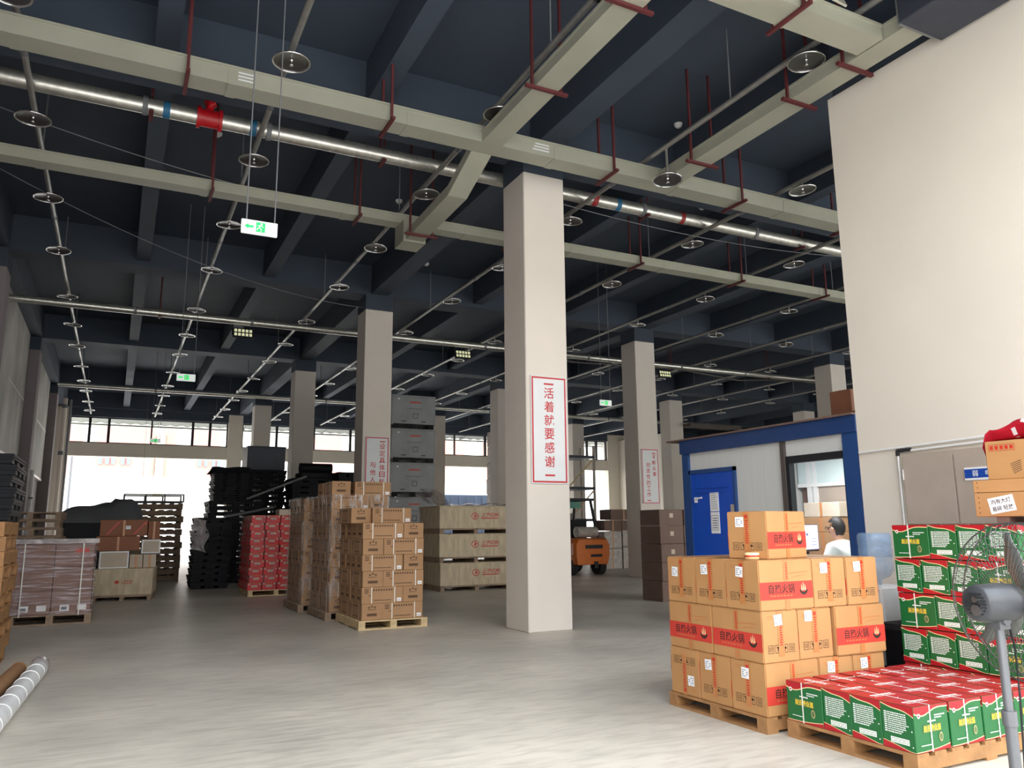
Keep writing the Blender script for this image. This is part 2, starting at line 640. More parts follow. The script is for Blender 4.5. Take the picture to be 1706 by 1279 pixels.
obj('collar', MB().cyl((-2.08, 36.0, 4.3), (-2.08, 36.0, 4.45), 0.1).cyl((-2.08, 36.0, 6.2), (-2.08, 36.0, 6.35), 0.1).mesh('collar', ['rod_grey']), p)
p = thing('riser_pipe', 'dark slim riser pipe beside the cream drain pipe', 'pipe', MB().cyl((-1.9, 36.3, 0), (-1.9, 36.3, 6.6), 0.05).mesh('riser_pipe', ['rod_grey']))

# far wall with windows and open bays
wf = struct('wall_far', None, 'far wall of window bands above open loading bays')
XP = [-2.6, -2.0, 4.5, 5.14, 11.95, 12.6, 19.4, 20.05, 25.65]
for i in range(0, 9, 2):
    x0 = XP[i]
    x1 = XP[i + 1] if i + 1 < len(XP) else 36.5
    obj('pier', MB().box(x0, x1, 38.4, 38.9, 0, ZSL).mesh('pier', ['far_wall']), wf)
nw = 1
for i in range(1, 8, 2):
    x0, x1 = XP[i], XP[i + 1]
    obj('spandrel', MB().box(x0, x1, 38.45, 38.85, 4.5, 5.08).mesh('spandrel', ['far_wall']), wf)
    obj('lintel', MB().box(x0, x1, 38.4, 38.9, 6.22, ZSL).mesh('lintel', ['navy']), wf)
    wn = struct('window_%d' % nw, None, ['window band over the leftmost open bay', 'window band behind the black stacks', 'window band right of the grey crate tower', 'window band beside the bright side wall'][nw - 1])
    nw += 1
    span = x1 - x0
    cuts = [0, 0.12, 0.235, 0.5, 0.765, 0.88, 1.0]
    for c in cuts:
        xx = x0 + span * c
        thick = 0.035 if c == 0.5 else 0.055
        obj('mullion', MB().box(xx - thick, xx + thick, 38.55, 38.68, 5.08, 6.22).mesh('mullion', ['black_frame']), wn)
    for z in (5.1, 6.2):
        obj('rail', MB().box(x0, x1, 38.56, 38.66, z - 0.03, z + 0.03).mesh('rail', ['black_frame']), wn)
    for a, b in zip(cuts[:-1], cuts[1:]):
        obj('pane', MB().box(x0 + span * a + 0.055, x0 + span * b - 0.055, 38.6, 38.612, 5.13, 6.17).mesh('pane', ['glass']), wn)
struct('wall_side', MB().box(26.4, 26.7, 33.2, 38.4, 0, ZW).mesh('wall_side', ['white_wall']), 'bright white return wall beside the last window')
struct('wall_far_right', MB().box(36.2, 36.5, 0.9, 38.8, 0, ZW - 0.6).box(36.2, 36.5, 0.9, 38.8, ZW - 0.6, ZSL, 1).mesh('wall_far_right', ['white_wall', 'navy']), 'distant side wall beyond the office')

# right wall with the office behind it
struct('wall_right', MB().box(6.9, 7.15, 1.45, 5.65, 0, 6.06).mesh('wall_right', ['white_wall']), 'tall white painted wall on the right')
struct('wall_right_upper', MB().box(6.93, 7.13, 1.7, 5.6, 6.06, ZSL).mesh('wall_right_upper', ['navy']), 'dark band above the white wall')
struct('wall_front', MB().box(-2.75, 36.5, 1.45, 1.7, 6.2, ZSL + 0.2).box(6.9, 9.6, 1.45, 1.7, 0, 6.2).box(19.2, 20.8, 1.45, 1.7, 0, 6.2).box(34.5, 36.5, 1.45, 1.7, 0, 6.2).mesh('wall_front', ['white_wall']), 'front wall with the open loading gates')

# ================================================================== OUTSIDE
ob = thing('sky_blocker_building', 'unseen grey building added across the yard to block low sky', 'building')  # added out of view to cut low sky light on front-facing sides
obj('wall', MB().box(-50, 90, -44, -32, 0, 12).mesh('wall', ['blocker_facade']), ob)
for k in range(14):
    obj('window', MB().box(-45 + k * 9, -40 + k * 9, -32, -31.8, 4, 7).mesh('window', ['out_glass']), ob)
bl = thing('yard_building', 'white and red panelled building across the yard', 'building')
obj('wall', MB().box(-30, 60, 70, 80, 0, 14).mesh('wall', ['out_white']), bl)
rp = MB().box(0, 1, 69.7, 70, 5.6, 9.5).mesh('red_panel', ['out_red'])
for x0, x1 in ((-5, -2.6), (-1.6, 2.6), (3.2, 4.2), (5.4, 7.6), (14, 18), (24, 30), (32, 40)):
    o = obj('red_panel', rp, bl, (x0, 0, 0))
    o.scale = (x1 - x0, 1, 1)
for x in (-1.4, -0.9, -0.5, 0.2, 0.6, 5.9, 6.4, 7.0, 7.4):
    obj('window', MB().box(x, x + 0.26, 69.5, 69.72, 6.45, 7.0).mesh('window', ['out_glass']), bl)
obj('band', MB().box(8, 13, 69.7, 70, 5.7, 6.2).mesh('band', ['out_beige']), bl)
obj('ladder_rail', MB().box(2.7, 3.3, 69.4, 70, 2.4, 9).mesh('ladder_rail', ['out_beige']), bl)
for i, (x, y) in enumerate(((-2.6, 56), (9.0, 58))):
    lp = thing('lamp_post', ['slim lamp post outside the leftmost bay', 'slim lamp post outside near the bay column'][i], 'lamp post')
    obj('pole', MB().cyl((x, y, 0), (x, y, 6.4), 0.09, 0.06).mesh('pole', ['out_dark']), lp)
    obj('arm', MB().cyl((x, y, 6.4), (x + (1.1 if i else -1), y, 6.9), 0.06).mesh('arm', ['out_dark']), lp)
cn = thing('shipping_container', 'blue grey shipping container outside the middle bay', 'container', None, (17.9, 44, 0))
obj('body', cbox('contbody', 4.2, 2.4, 2.6, 0.03, 'out_blue'), cn)
for k in range(8):
    obj('rib', cbox('contrib', 0.12, 0.06, 2.4, 0.01, 'out_blue'), cn, (-1.8 + k * 0.5, -1.22, 0.1))
cn.location.z = 0.6
obj('stand', MB().box(-2, 2, -1.1, 1.1, -0.6, 0).mesh('stand', ['out_dark']), cn)
cr_ = thing('reach_truck', 'orange lifting machine outside beside the crate tower', 'machine', None, (16.9, 46, 0))
obj('mast', MB().box(-0.3, 0.3, -0.2, 0.2, 0.3, 4.6).mesh('mast', ['out_red']), cr_)
obj('cabin', cbox('truckcab', 1.4, 1.4, 1.5, 0.1, 'forklift_orange'), cr_, (0.6, 0, 0.3))
for sx_ in (-0.5, 0.9):
    obj('wheel', MB().cyl((sx_, -0.75, 0.32), (sx_, -0.5, 0.32), 0.32).mesh('wheel', ['rubber']), cr_)
aw = thing('corrugated_awning', 'corrugated awning edge outside above the windows', 'awning', None, (0, 39.2, 0))
ap = []
for k in range(240):
    ap.append((-3 + k * 0.125, 0.05 * math.sin(k * 1.57)))
obj('sheet', MB().add([(x, 0, 6.34 + s_ * 0.6) for x, s_ in ap] + [(x, 1.6, 6.24 + s_ * 0.6) for x, s_ in ap], [(i, i + 1, 241 + i - 0, 240 + i) for i in range(239)], 0, None, True).mesh('sheet', ['awning']), aw)
for k in range(8):
    obj('bracket', MB().bar((-2.3 + k * 3.9, -0.35, 6.32), (-2.3 + k * 3.9, 1.58, 6.2), 0.05, 0.05).mesh('bracket', ['awning']), aw)
obj('edge_rail', MB().box(-3, 27, 1.55, 1.6, 6.12, 6.2).mesh('edge_rail', ['awning']), aw)

# ================================================================== CEILING SERVICES
PX = [-1.21, 1.33, 3.78, 6.26, 8.76, 11.2, 13.68, 16.15, 18.63, 21.1, 23.6]
PY = [5.35, 7.75, 10.25, 12.77, 15.27, 18.35, 20.9, 23.38, 26.3, 28.9, 31.1, 33.7, 36.08]
ZP = 6.33
disc_me = MB().lathe([(0.0, 0.012), (0.05, 0.012), (0.16, 0.0), (0.186, -0.014), (0.18, -0.016), (0.16, -0.008), (0.05, 0.004), (0.0, 0.004)], 22).mesh('collector_disc', ['disc_metal'])
rim_me = MB().tube([(0.19 * math.cos(a), 0.19 * math.sin(a), -0.018) for a in [k * 2 * math.pi / 24 for k in range(24)]], 0.011, 6, 0, True).mesh('rim', ['chrome'])
drop_me = MB().cyl((0, 0, 0), (0, 0, 0.13), 0.018, n=8).mesh('drop', ['sprinkler_pipe'])
noz_me = MB().lathe([(0.0, -0.06), (0.02, -0.06), (0.022, -0.05), (0.01, -0.04), (0.014, -0.01), (0.02, 0.0)], 10).mesh('nozzle', ['chrome'])
coup_me = MB().cyl((0, -0.05, 0), (0, 0.05, 0), 0.044, n=10).mesh('coupling', ['rod_grey'])
for i, x in enumerate(PX):
    pw = 'ceiling sprinkler pipe, %s counted from the boarded side wall' % ORD[i + 1]
    pp = thing('sprinkler_pipe', 'thin steel ' + pw, 'pipe', MB().cyl((x, 1.9, ZP), (x, 38.3, ZP), 0.036, n=10).mesh('sprinkler_pipe', ['sprinkler_pipe']), group='sprinkler pipes under the ceiling')
    for y in [4.2, 9.0, 14.0, 19.6, 24.6, 30, 35]:
        if inframe(x, y, ZP, 0):
            obj('coupling', coup_me, pp, (x, y, ZP))
    for y in [6.5, 11.5, 16.6, 22.1, 27.6, 32.4, 37]:
        if inframe(x, y, ZP, 0):
            obj('hanger_rod', MB().cyl((x, y, ZP), (x, y, ZSL), 0.01, n=6).mesh('hanger_rod', ['rod_grey']), pp)
    for j, y in enumerate(PY):
        z = 6.2
        if i == 3 and j == 1:
            z = 5.86
        if not inframe(x, y, z, 25):
            continue
        if x > 6.8 and y < 5.7:
            continue
        if x > 13 and y > 30:
            continue
        s_ = thing('sprinkler', 'round silver sprinkler disc, %s from the window wall, on pipe %s from boarded wall' % (ORD[len(PY) - j], ORD[i + 1]), 'sprinkler', None, (x, y, z + jit(0.01)), group='sprinkler discs on the ceiling pipes')
        s_.rotation_euler = (R(jit(4)), R(jit(4)), 0)
        obj('rim', rim_me, obj('collector_disc', disc_me, s_))
        obj('nozzle', noz_me, s_)
        if z < 6:
            obj('drop', MB().cyl((0, 0, 0), (0, 0, 0.5), 0.018, n=8).mesh('drop_long', ['sprinkler_pipe']), s_)
        else:
            obj('drop', drop_me, s_)


def xpipe(name, label, y, z, r, x0, x1, bands=(), clamps=(), rods=(), m='galvanised'):
    t = thing(name, label, 'pipe', MB().cyl((x0, y, z), (x1, y, z), r, n=20).mesh(name, [m]))
    for x, mm, wd in bands:
        obj('band', MB().cyl((x - wd, y, z), (x + wd, y, z), r * 1.04, n=20).mesh('band', [mm]), t)
    for x in clamps:
        obj('clamp', MB().cyl((x - 0.03, y, z), (x + 0.03, y, z), r * 1.16, n=18).mesh('clamp', ['rod_grey']), t)
    for x in rods:
        obj('hanger', MB().cyl((x, y - r * 0.9, z + r), (x, y - r * 0.9, ZSL), 0.015, n=8).cyl((x, y + r * 0.9, z + r), (x, y + r * 0.9, ZSL), 0.015, n=8).box(x - 0.025, x + 0.025, y - r * 1.3, y + r * 1.3, z - r - 0.03, z - r).mesh('hanger', ['hanger_red']), t)
    return t


mp_ = xpipe('fire_main', 'thick shiny galvanised fire pipe with red valve under the ceiling', 9.92, 6.472, 0.1, -2.5, 13.5,
            bands=[(0.22, 'blue_band', 0.04), (1.25, 'blue_band', 0.04), (6.5, 'red_paint', 0.05), (6.95, 'blue_band', 0.04), (8.25, 'red_paint', 0.04)], clamps=[-0.02, 1.45, 7.45, 9.9], rods=[0.05, 3.0, 7.5, 11.0])
vx = 0.72
obj('valve', MB().cyl((vx - 0.14, 9.92, 6.472), (vx + 0.14, 9.92, 6.472), 0.112, n=18).cyl((vx - 0.15, 9.92, 6.472), (vx - 0.11, 9.92, 6.472), 0.14, n=18).cyl((vx + 0.11, 9.92, 6.472), (vx + 0.15, 9.92, 6.472), 0.14, n=18).cyl((vx, 9.9, 6.5), (vx, 9.9, 6.64), 0.05, n=12).cyl((vx - 0.03, 9.9, 6.64), (vx + 0.03, 9.9, 6.7), 0.07, n=12).mesh('valve', ['valve_red']), mp_)
xpipe('fire_main', 'long galvanised pipe crossing the middle of the ceiling', 18.87, 6.16, 0.083, -2.4, 21.6, clamps=[0.1, 2.6, 8.7, 12, 15.4, 18], rods=[0.6, 5.8, 10.0, 15.0, 19.0])
xpipe('fire_main', 'distant galvanised pipe nearest the window wall', 29.86, 6.17, 0.078, -2.0, 26.0, clamps=[1, 7, 14, 20])
xpipe('conduit', 'slim second pipe just behind the distant galvanised pipe', 31.2, 6.42, 0.05, -2.0, 26.0, clamps=[4, 11, 17], m='black_frame')
lc = MB().tube([(8.7, 18.76, 6.06), (10.2, 18.74, 6.06), (11.4, 18.74, 5.95), (13.2, 18.74, 6.0), (15.2, 18.74, 6.05), (17.6, 18.74, 5.88), (19.0, 18.74, 6.0), (21.2, 18.76, 6.1)], 0.022, 6).mesh('loose_cable', ['alu_dark'])
thing('loose_cable', 'sagging cable strung under the middle ceiling pipe', 'cable', lc)


def hanger_y(t, y0, y1, x, zb, h):
    obj('hanger', MB().box(x - 0.014, x + 0.014, y0 - 0.05, y0 - 0.025, zb - 0.03, ZSL).box(x - 0.014, x + 0.014, y1 + 0.025, y1 + 0.05, zb - 0.03, ZSL).box(x - 0.02, x + 0.02, y0 - 0.12, y1 + 0.12, zb - 0.035, zb - 0.003).mesh('hanger', ['hanger_red']), t)


def hanger_x(t, x0, x1, y, zb, h):
    obj('hanger', MB().box(x0 - 0.05, x0 - 0.025, y - 0.014, y + 0.014, zb - 0.03, ZSL).box(x1 + 0.025, x1 + 0.05, y - 0.014, y + 0.014, zb - 0.03, ZSL).box(x0 - 0.12, x1 + 0.12, y - 0.02, y + 0.02, zb - 0.035, zb - 0.003).mesh('hanger', ['hanger_red']), t)


def tray_x(label, x0, x1, y0, y1, zb, h, hx):
    t = thing('cable_tray', label, 'cable tray', MB().box(x0, x1, y0, y1, zb, zb + h - 0.02).mesh('cable_tray', ['tray_metal']))
    obj('cover', MB().box(x0, x1, y0 - 0.012, y1 + 0.012, zb + h - 0.025, zb + h).mesh('cover', ['tray_metal']), t)
    xx = x0 + 1.3
    while xx < x1:
        obj('joint_plate', MB().box(xx - 0.05, xx + 0.05, y0 - 0.006, y1 + 0.006, zb - 0.006, zb + h * 0.8).mesh('joint_plate', ['tray_metal']), t)
        xx += 2.0
    for x in hx:
        hanger_y(t, y0, y1, x, zb, h)
    return t


def tray_y(label, x0, x1, y0, y1, zb, h, hy):
    t = thing('cable_tray', label, 'cable tray', MB().box(x0, x1, y0, y1, zb, zb + h - 0.02).mesh('cable_tray', ['tray_metal']))
    obj('cover', MB().box(x0 - 0.012, x1 + 0.012, y0, y1, zb + h - 0.025, zb + h).mesh('cover', ['tray_metal']), t)
    for y in hy:
        hanger_x(t, x0, x1, y, zb, h)
    return t


t1 = tray_x('wide pale cable tray crossing the whole ceiling in front', -2.5, 12.5, 8.13, 8.41, 6.0, 0.21, [0.35, 2.55, 5.65, 7.9, 10.2])
for x in (0.9, 4.55):
    pm = MB()
    for r_ in range(3):
        pm.quad(T(x, 8.128, 6.06 + r_ * 0.04) @ RX(90), -0.12 + r_ * 0.02, 0.12, 0, 0.018)
    obj('print', pm.mesh('print', ['sign_white']), t1)
tray_x('narrow pale cable tray crossing the ceiling behind the big pipe', -2.5, 18, 11.05, 11.3, 6.0, 0.15, [-1.9, 0.9, 3.0, 5.6, 8.2, 10.6, 12.9])
tray_y('cable tray running overhead to the left of the central column', 3.72, 4.0, 1.9, 8.13, 6.0, 0.14, [2.6, 5.2, 6.75])
tray_y('cable tray running along the top of the white wall', 6.42, 6.7, 4.3, 8.13, 6.0, 0.16, [5.0, 5.75, 7.4])
tq = tray_x('short cable tray in the top right corner', 4.02, 6.4, 4.54, 4.84, 6.0, 0.16, [5.3])
obj('loose_cover', MB().box(-0.3, 0.1, -0.02, 0.0, 0, 0.16).mesh('loose_cover', ['tray_metal']), tq, M=T(5.75, 4.5, 6.16) @ RX(-25) @ RY(12))
db = thing('duct_box', 'dark grey metal duct box above the white wall corner', 'duct', cbox('ductbox', 0.62, 1.7, 0.5, 0.01, 'steel_dark'), (6.55, 3.4, 5.94))
obj('flange', cbox('ductflange', 0.5, 0.06, 0.3, 0.005, 'steel_grey'), db, (-0.02, 0.86, 0.02))
dl = thing('cable_tray', 'bent cable tray link dipping beneath the big pipe', 'cable tray')
dm = MB()
for (ya, za), (yb, zb_) in (((8.41, 6.0), (9.2, 5.72)), ((9.2, 5.72), (11.0, 5.68))):
    dm.add([(3.7, ya, za), (3.98, ya, za), (3.98, yb, zb_), (3.7, yb, zb_), (3.7, ya, za + 0.14), (3.98, ya, za + 0.14), (3.98, yb, zb_ + 0.14), (3.7, yb, zb_ + 0.14)],
           [(0, 3, 2, 1), (4, 5, 6, 7), (0, 1, 5, 4), (1, 2, 6, 5), (2, 3, 7, 6), (3, 0, 4, 7)])
obj('channel', dm.mesh('channel', ['tray_metal']), dl)
obj('coupler', MB().box(3.66, 4.02, 10.9, 11.32, 5.66, 6.0).mesh('coupler', ['tray_metal']), dl)
hanger_x(dl, 3.7, 3.98, 10.6, 5.68, 0.14)

# exit signs
def exit_sign(x, y, z, label, sx_=1.0, rods=True):
    t = thing('exit_sign', label, 'exit sign', None, (x, y, z), 0, 'lit green exit signs')
    t.scale = (0.87, 1, 0.87)
    obj('housing', cbox('exit_h', 0.36, 0.03, 0.15, 0.006, 'exit_face'), t)
    g = MB()
    F = T(0, -0.017, 0) @ RX(90)
    g.add([(-0.15, 0.075, 0), (-0.11, 0.105, 0), (-0.11, 0.088, 0), (-0.06, 0.088, 0), (-0.06, 0.062, 0), (-0.11, 0.062, 0), (-0.11, 0.045, 0)], [(0, 6, 5, 4, 3, 2, 1)], 0, F)
    g.quad(F, -0.035, 0.055, 0.025, 0.13)
    obj('pictogram', g.mesh('pictogram', ['exit_green']), t)
    h = MB()
    F = T(0, -0.0185, 0) @ RX(90)
    h.add([(0.012 * math.cos(a) + 0.018, 0.012 * math.sin(a) + 0.112, 0) for a in [k * math.pi / 5 for k in range(10)]], [tuple(range(10))], 0, F)
    for (a, b, c_, d) in ((0.012, 0.098, -0.008, 0.07), (-0.006, 0.072, 0.02, 0.055), (0.02, 0.057, 0.012, 0.03), (-0.008, 0.072, -0.028, 0.045), (0.012, 0.096, 0.035, 0.08), (0.006, 0.098, -0.022, 0.09)):
        dx, dz = c_ - a, d - b
        l = math.hypot(dx, dz)
        nx, nz = -dz / l * 0.005, dx / l * 0.005
        h.add([(a - nx, b - nz, 0), (c_ - nx, d - nz, 0), (c_ + nx, d + nz, 0), (a + nx, b + nz, 0)], [(0, 1, 2, 3)], 0, F)
    obj('running_figure', h.mesh('running_figure', ['sign_white']), t)
    for xx in (-0.13, 0.15):
        obj('rod', MB().cyl((xx, 0, 0.15), (xx, 0, (ZSL - z) / 0.87), 0.007, n=6).mesh('rod', ['rod_grey']), t)


exit_sign(0.98, 6.95, 3.92, 'lit green exit sign hanging nearest, with left arrow')
exit_sign(0.98, 14.95, 3.95, 'lit green exit sign hanging in the middle of the left aisle')
exit_sign(1.0, 27.2, 4.05, 'small lit green exit sign hanging before the far windows')
exit_sign(9.7, 14.55, 3.98, 'lit green exit sign between central column and slogan column')

# flood lights
for i, (x, y) in enumerate(((2.42, 18.88), (8.07, 18.88), (14.8, 18.88))):
    t = thing('flood_light', ['square LED flood light above the left aisle', 'square LED flood light left of the central column', 'square LED flood light right of the slogan column'][i], 'flood light', None, (x, y, 5.77), 0, 'LED flood lights under the middle pipe')
    t.rotation_euler = (R(-12), 0, 0)
    obj('housing', cbox('flood_h', 0.46, 0.06, 0.24, 0.01, 'black_frame'), t)
    obj('bracket', MB().box(-0.25, -0.235, -0.02, 0.02, 0.05, 0.35).box(0.235, 0.25, -0.02, 0.02, 0.05, 0.35).box(-0.25, 0.25, -0.02, 0.02, 0.34, 0.36).mesh('bracket', ['black_frame']), t)
    for a in range(5):
        for b in range(2):
            obj('led_lens', cbox('ledlens', 0.06, 0.012, 0.07, 0.004, 'led'), t, (-0.17 + a * 0.085, -0.034, 0.035 + b * 0.1))

# smoke detectors and wires
for i, (px_, py_, lab) in enumerate(((1.0, 11.9, 'left of first exit sign'), (-0.6, 19.3, 'over the left boards'), (4.3, 13.1, 'left of central column top'), (7.2, 8.6, 'near the top middle'), (9.6, 10.9, 'above the slogan column'), (6.0, 16.2, 'by the second column'))):
    t = thing('smoke_detector', 'small white round smoke detector ' + lab, 'smoke detector', MB().lathe([(0.0, -0.06), (0.035, -0.06), (0.06, -0.03), (0.065, 0.0)], 14).mesh('smoke_detector', ['white_plastic']), (px_, py_, ZSL - 0.0), group='smoke detectors on the ceiling')
    obj('led_dot', MB().cyl((0.03, 0, -0.063), (0.03, 0, -0.055), 0.008, n=8).mesh('led_dot', ['red_paint']), t)


def wire(label, a, b, sag):
    pts = []
    for k in range(25):
        u = k / 24
        p_ = Vector(a).lerp(Vector(b), u)
        p_.z -= sag * 4 * u * (1 - u)
        pts.append(p_)
    thing('hanging_wire', label, 'wire', MB().tube(pts, 0.006, 5).mesh('hanging_wire', ['rod_grey']))


wire('thin dark wire sagging across the left ceiling to the second column', (-2.4, 12.0, 6.5), (4.8, 17.0, 6.3), 0.4)
wire('thin wire strung from the left to the central column', (-2.4, 10.6, 6.6), (5.2, 11.6, 6.3), 0.3)
wire('thin wire strung from central column to the white wall', (5.44, 9.6, 6.15), (12.3, 10.0, 6.42), 0.15)
wire('thin drop wire beside the far exit sign', (1.0, 37.5, 7.3), (1.0, 37.5, 2.4), 0.0)

# ================================================================== SIGNS ON COLUMNS
def slogan(x, y, label, cols):
    t = thing('slogan_board', label, 'sign', cbox('slogan', 0.55, 0.02, 1.45, 0.004, 'sign_white'), (x, y, 1.88))
    F = T(0, -0.0115, 0) @ RX(90)
    obj('border', MB().frame(F, -0.262, 0.262, 0.016, 1.434, 0.022).mesh('border', ['sign_red']), t)
    for chars, u, vtop, sz, dash in cols:
        v = vtop
        for ch in chars:
            if ch == '-':
                obj('dash', MB().quad(F, u - sz * 0.5, u + sz * 0.5, v - 0.012, v + 0.012).mesh('dash', ['sign_red']), t)
                v -= sz * 0.82
            else:
                obj('character', MB().text(F, ch, sz, u, v, 0, sz).mesh('character', ['sign_red']), t)
                v -= dash
    return t


slogan(5.13, 9.072, 'white slogan board with one column of red characters on central column', [('-活着就要感谢-', 0.0, 1.34, 0.15, 0.184)])
slogan(5.13, 16.86, 'white slogan board with thin red border on column behind cartons', [('-设定具体目标', 0.12, 1.34, 0.13, 0.155), ('与他人', -0.09, 0.82, 0.13, 0.165)])
slogan(12.58, 16.86, 'white slogan board with two red columns of characters beside forklift', [('-不断从事', 0.13, 1.33, 0.12, 0.15), ('创造性的工作-', -0.07, 1.02, 0.125, 0.155)])

# ================================================================== PALLETS
def pallet_meshes(L, W, H, m, nb):
    key = ('pal', L, W, H, m, nb)
    if key not in MESH:
        t_ = 0.018
        MESH[key] = (MB().box(-L / 2, L / 2, -0.045, 0.045, t_, H - t_).mesh('stringer', [m]),
                     MB().box(-0.048, 0.048, -W / 2, W / 2, H - t_, H).mesh('deck_board', [m]),
                     MB().box(-0.048, 0.048, -W / 2, W / 2, 0, t_).mesh('bottom_board', [m]))
    return MESH[key]


def pallet(label, x, y, rz, L, W, H=0.105, m='wood', nb=8, z=0.0, group='wooden pallets'):
    """stringers run along local X, deck boards along local Y"""
    st, dk, bt = pallet_meshes(L, W, H, m, nb)
    t = thing('wooden_pallet', label, 'pallet', None, (x, y, z), rz, group)
    for yy in (-W / 2 + 0.045, 0, W / 2 - 0.045):
        obj('stringer', st, t, (0, yy, 0))
    for k in range(nb):
        obj('deck_board', dk, t, (-L / 2 + 0.048 + k * (L - 0.096) / (nb - 1), 0, 0))
    for k in range(3):
        obj('bottom_board', bt, t, (-L / 2 + 0.048 + k * (L - 0.096) / 2, 0, 0))
    return t


def far_pallet_mesh(key, L, W, H, m, nb=7):
    if key not in MESH:
        b = MB()
        t_ = H * 0.16
        for yy in (-W / 2 + 0.05, 0, W / 2 - 0.05):
            b.box(-L / 2, L / 2, yy - 0.045, yy + 0.045, t_, H - t_)
        for k in range(nb):
            xx = -L / 2 + 0.05 + k * (L - 0.1) / (nb - 1)
            b.box(xx - 0.05, xx + 0.05, -W / 2, W / 2, H - t_, H)
        for k in range(3):
            xx = -L / 2 + 0.05 + k * (L - 0.1) / 2
            b.box(xx - 0.05, xx + 0.05, -W / 2, W / 2, 0, t_)
        MESH[key] = b.mesh(key, [m])
    return MESH[key]


# ================================================================== HOT POT CARTONS
HL, HW, HH = 0.486, 0.323, 0.328


def hot_meshes():
    pr = MB()   # materials: band_red, ink, print_faint, cream, tape, tape_red
    for sd in ('front', 'back'):
        F = face(sd, HL, HW, HH)
        F2 = face(sd, HL, HW, HH, 0.0018)
        pr.quad(F, -HL / 2 + 0.003, HL / 2 - 0.003, 0.07, 0.185, 0)
        pr.text(F2, '自热火锅', 0.235, -0.045, 0.14, 1, 0.062)
        for k in range(7):
            pr.quad(F2, -0.15 + k * 0.03, -0.132 + k * 0.03, 0.09, 0.098, 2)
        cx, cy = 0.155, 0.135
        arc = [math.pi * (1.08 + 0.84 * k / 10) for k in range(11)]
        o_ = [(cx + 0.04 * math.cos(a), cy + 0.042 * math.sin(a), 0) for a in arc]
        i_ = [(cx + 0.03 * math.cos(a), cy + 0.004 + 0.026 * math.sin(a), 0) for a in arc]
        pr.add(o_ + i_, [(k, k + 1, 12 + k, 11 + k) for k in range(10)], 1, F2)
        for dx, h in ((-0.016, 0.03), (0, 0.045), (0.016, 0.03)):
            pr.add([(cx + dx - 0.005, cy - 0.012, 0), (cx + dx + 0.005, cy - 0.012, 0), (cx + dx + 0.002, cy + h * 0.5, 0), (cx + dx - 0.003, cy + h, 0)], [(0, 1, 2, 3)], 3, F2)
        for k in range(12):
            pr.quad(F, 0.0 + k * 0.017, 0.011 + k * 0.017, 0.235 + k * 0.0006, 0.243 + k * 0.0006, 2)
        pr.add([(0.03, 0.207, 0), (0.1, 0.217, 0), (0.19, 0.224, 0), (0.1, 0.222, 0)], [(0, 1, 2, 3)], 2, F)
    for sd in ('left', 'right'):
        F = face(sd, HL, HW, HH)
        for k in range(4):
            u = -0.118 + k * 0.062
            pr.frame(F, u, u + 0.05, 0.06, 0.112, 0.003, 1)
            if k == 0:
                for q in range(3):
                    pr.quad(F, u + 0.009 + q * 0.013, u + 0.013 + q * 0.013, 0.07, 0.102, 1)
            elif k == 1:
                pr.add([(u + 0.012, 0.1, 0), (u + 0.038, 0.1, 0), (u + 0.028, 0.085, 0), (u + 0.028, 0.07, 0), (u + 0.022, 0.07, 0), (u + 0.022, 0.085, 0)][::-1], [tuple(range(6))], 1, F)
            elif k == 2:
                pr.add([(u + 0.008, 0.084, 0), (u + 0.042, 0.084, 0), (u + 0.034, 0.098, 0), (u + 0.016, 0.098, 0)], [(0, 1, 2, 3)], 1, F)
                pr.quad(F, u + 0.024, u + 0.027, 0.068, 0.084, 1)
            else:
                pr.frame(F, u + 0.012, u + 0.038, 0.072, 0.1, 0.003, 1)
                pr.quad(F, u + 0.018, u + 0.032, 0.083, 0.087, 1)
        pr.quad(F, -0.115, -0.06, 0.292, 0.295, 2).quad(F, -0.115, -0.07, 0.278, 0.281, 2)
    tp = MB()   # tape, tape_red
    e = 0.0026
    tp.quad(T(0, 0, HH + e), -HL / 2, HL / 2, -0.026, 0.026, 0)
    for sd in ('left', 'right'):
        F = face(sd, HL, HW, HH, e)
        F2 = face(sd, HL, HW, HH, e + 0.0006)
        tp.quad(F, -0.026, 0.026, 0.04, HH, 0)
        tp.quad(F2, -0.012, 0.014, 0.28, 0.305, 1)
        for k in range(11):
            tp.quad(F2, -0.01 + jit(0.003), 0.012 + jit(0.003), 0.262 - k * 0.0155, 0.271 - k * 0.0155, 1)
    for sd in ('front', 'back'):
        F = face(sd, HL, HW, HH, 0.0024)
        pr.quad(F, -0.02, 0.024, 0.0, 0.07, 4).quad(F, -0.02, 0.024, 0.185, 0.325, 4)  # packing tape strips of the long sides, carried in the print mesh
        for k in range(8):
            pr.quad(face(sd, HL, HW, HH, 0.003), -0.004, 0.012, 0.2 + k * 0.0145, 0.209 + k * 0.0145, 5)
    lb = MB().quad(RX(90), -0.035, 0.035, -0.035, 0.035, 0)
    lf = T(0, -0.0006, 0) @ RX(90)
    for r_ in range(4):
        for c_ in range(3):
            if random.random() < 0.8:
                lb.quad(lf, -0.026 + c_ * 0.019, -0.013 + c_ * 0.019, 0.016 - r_ * 0.013, 0.022 - r_ * 0.013, 1)
    return (cbox('hotbody', HL, HW, HH, 0.006, 'carton_orange', 2), pr.mesh('print', ['band_red', 'ink', 'print_faint', 'cream', 'tape', 'tape_red']),
            tp.mesh('tape', ['tape', 'tape_red']), lb.mesh('shipping_label', ['paper', 'paper_ink']))


HB, HP, HT, HLB = hot_meshes()


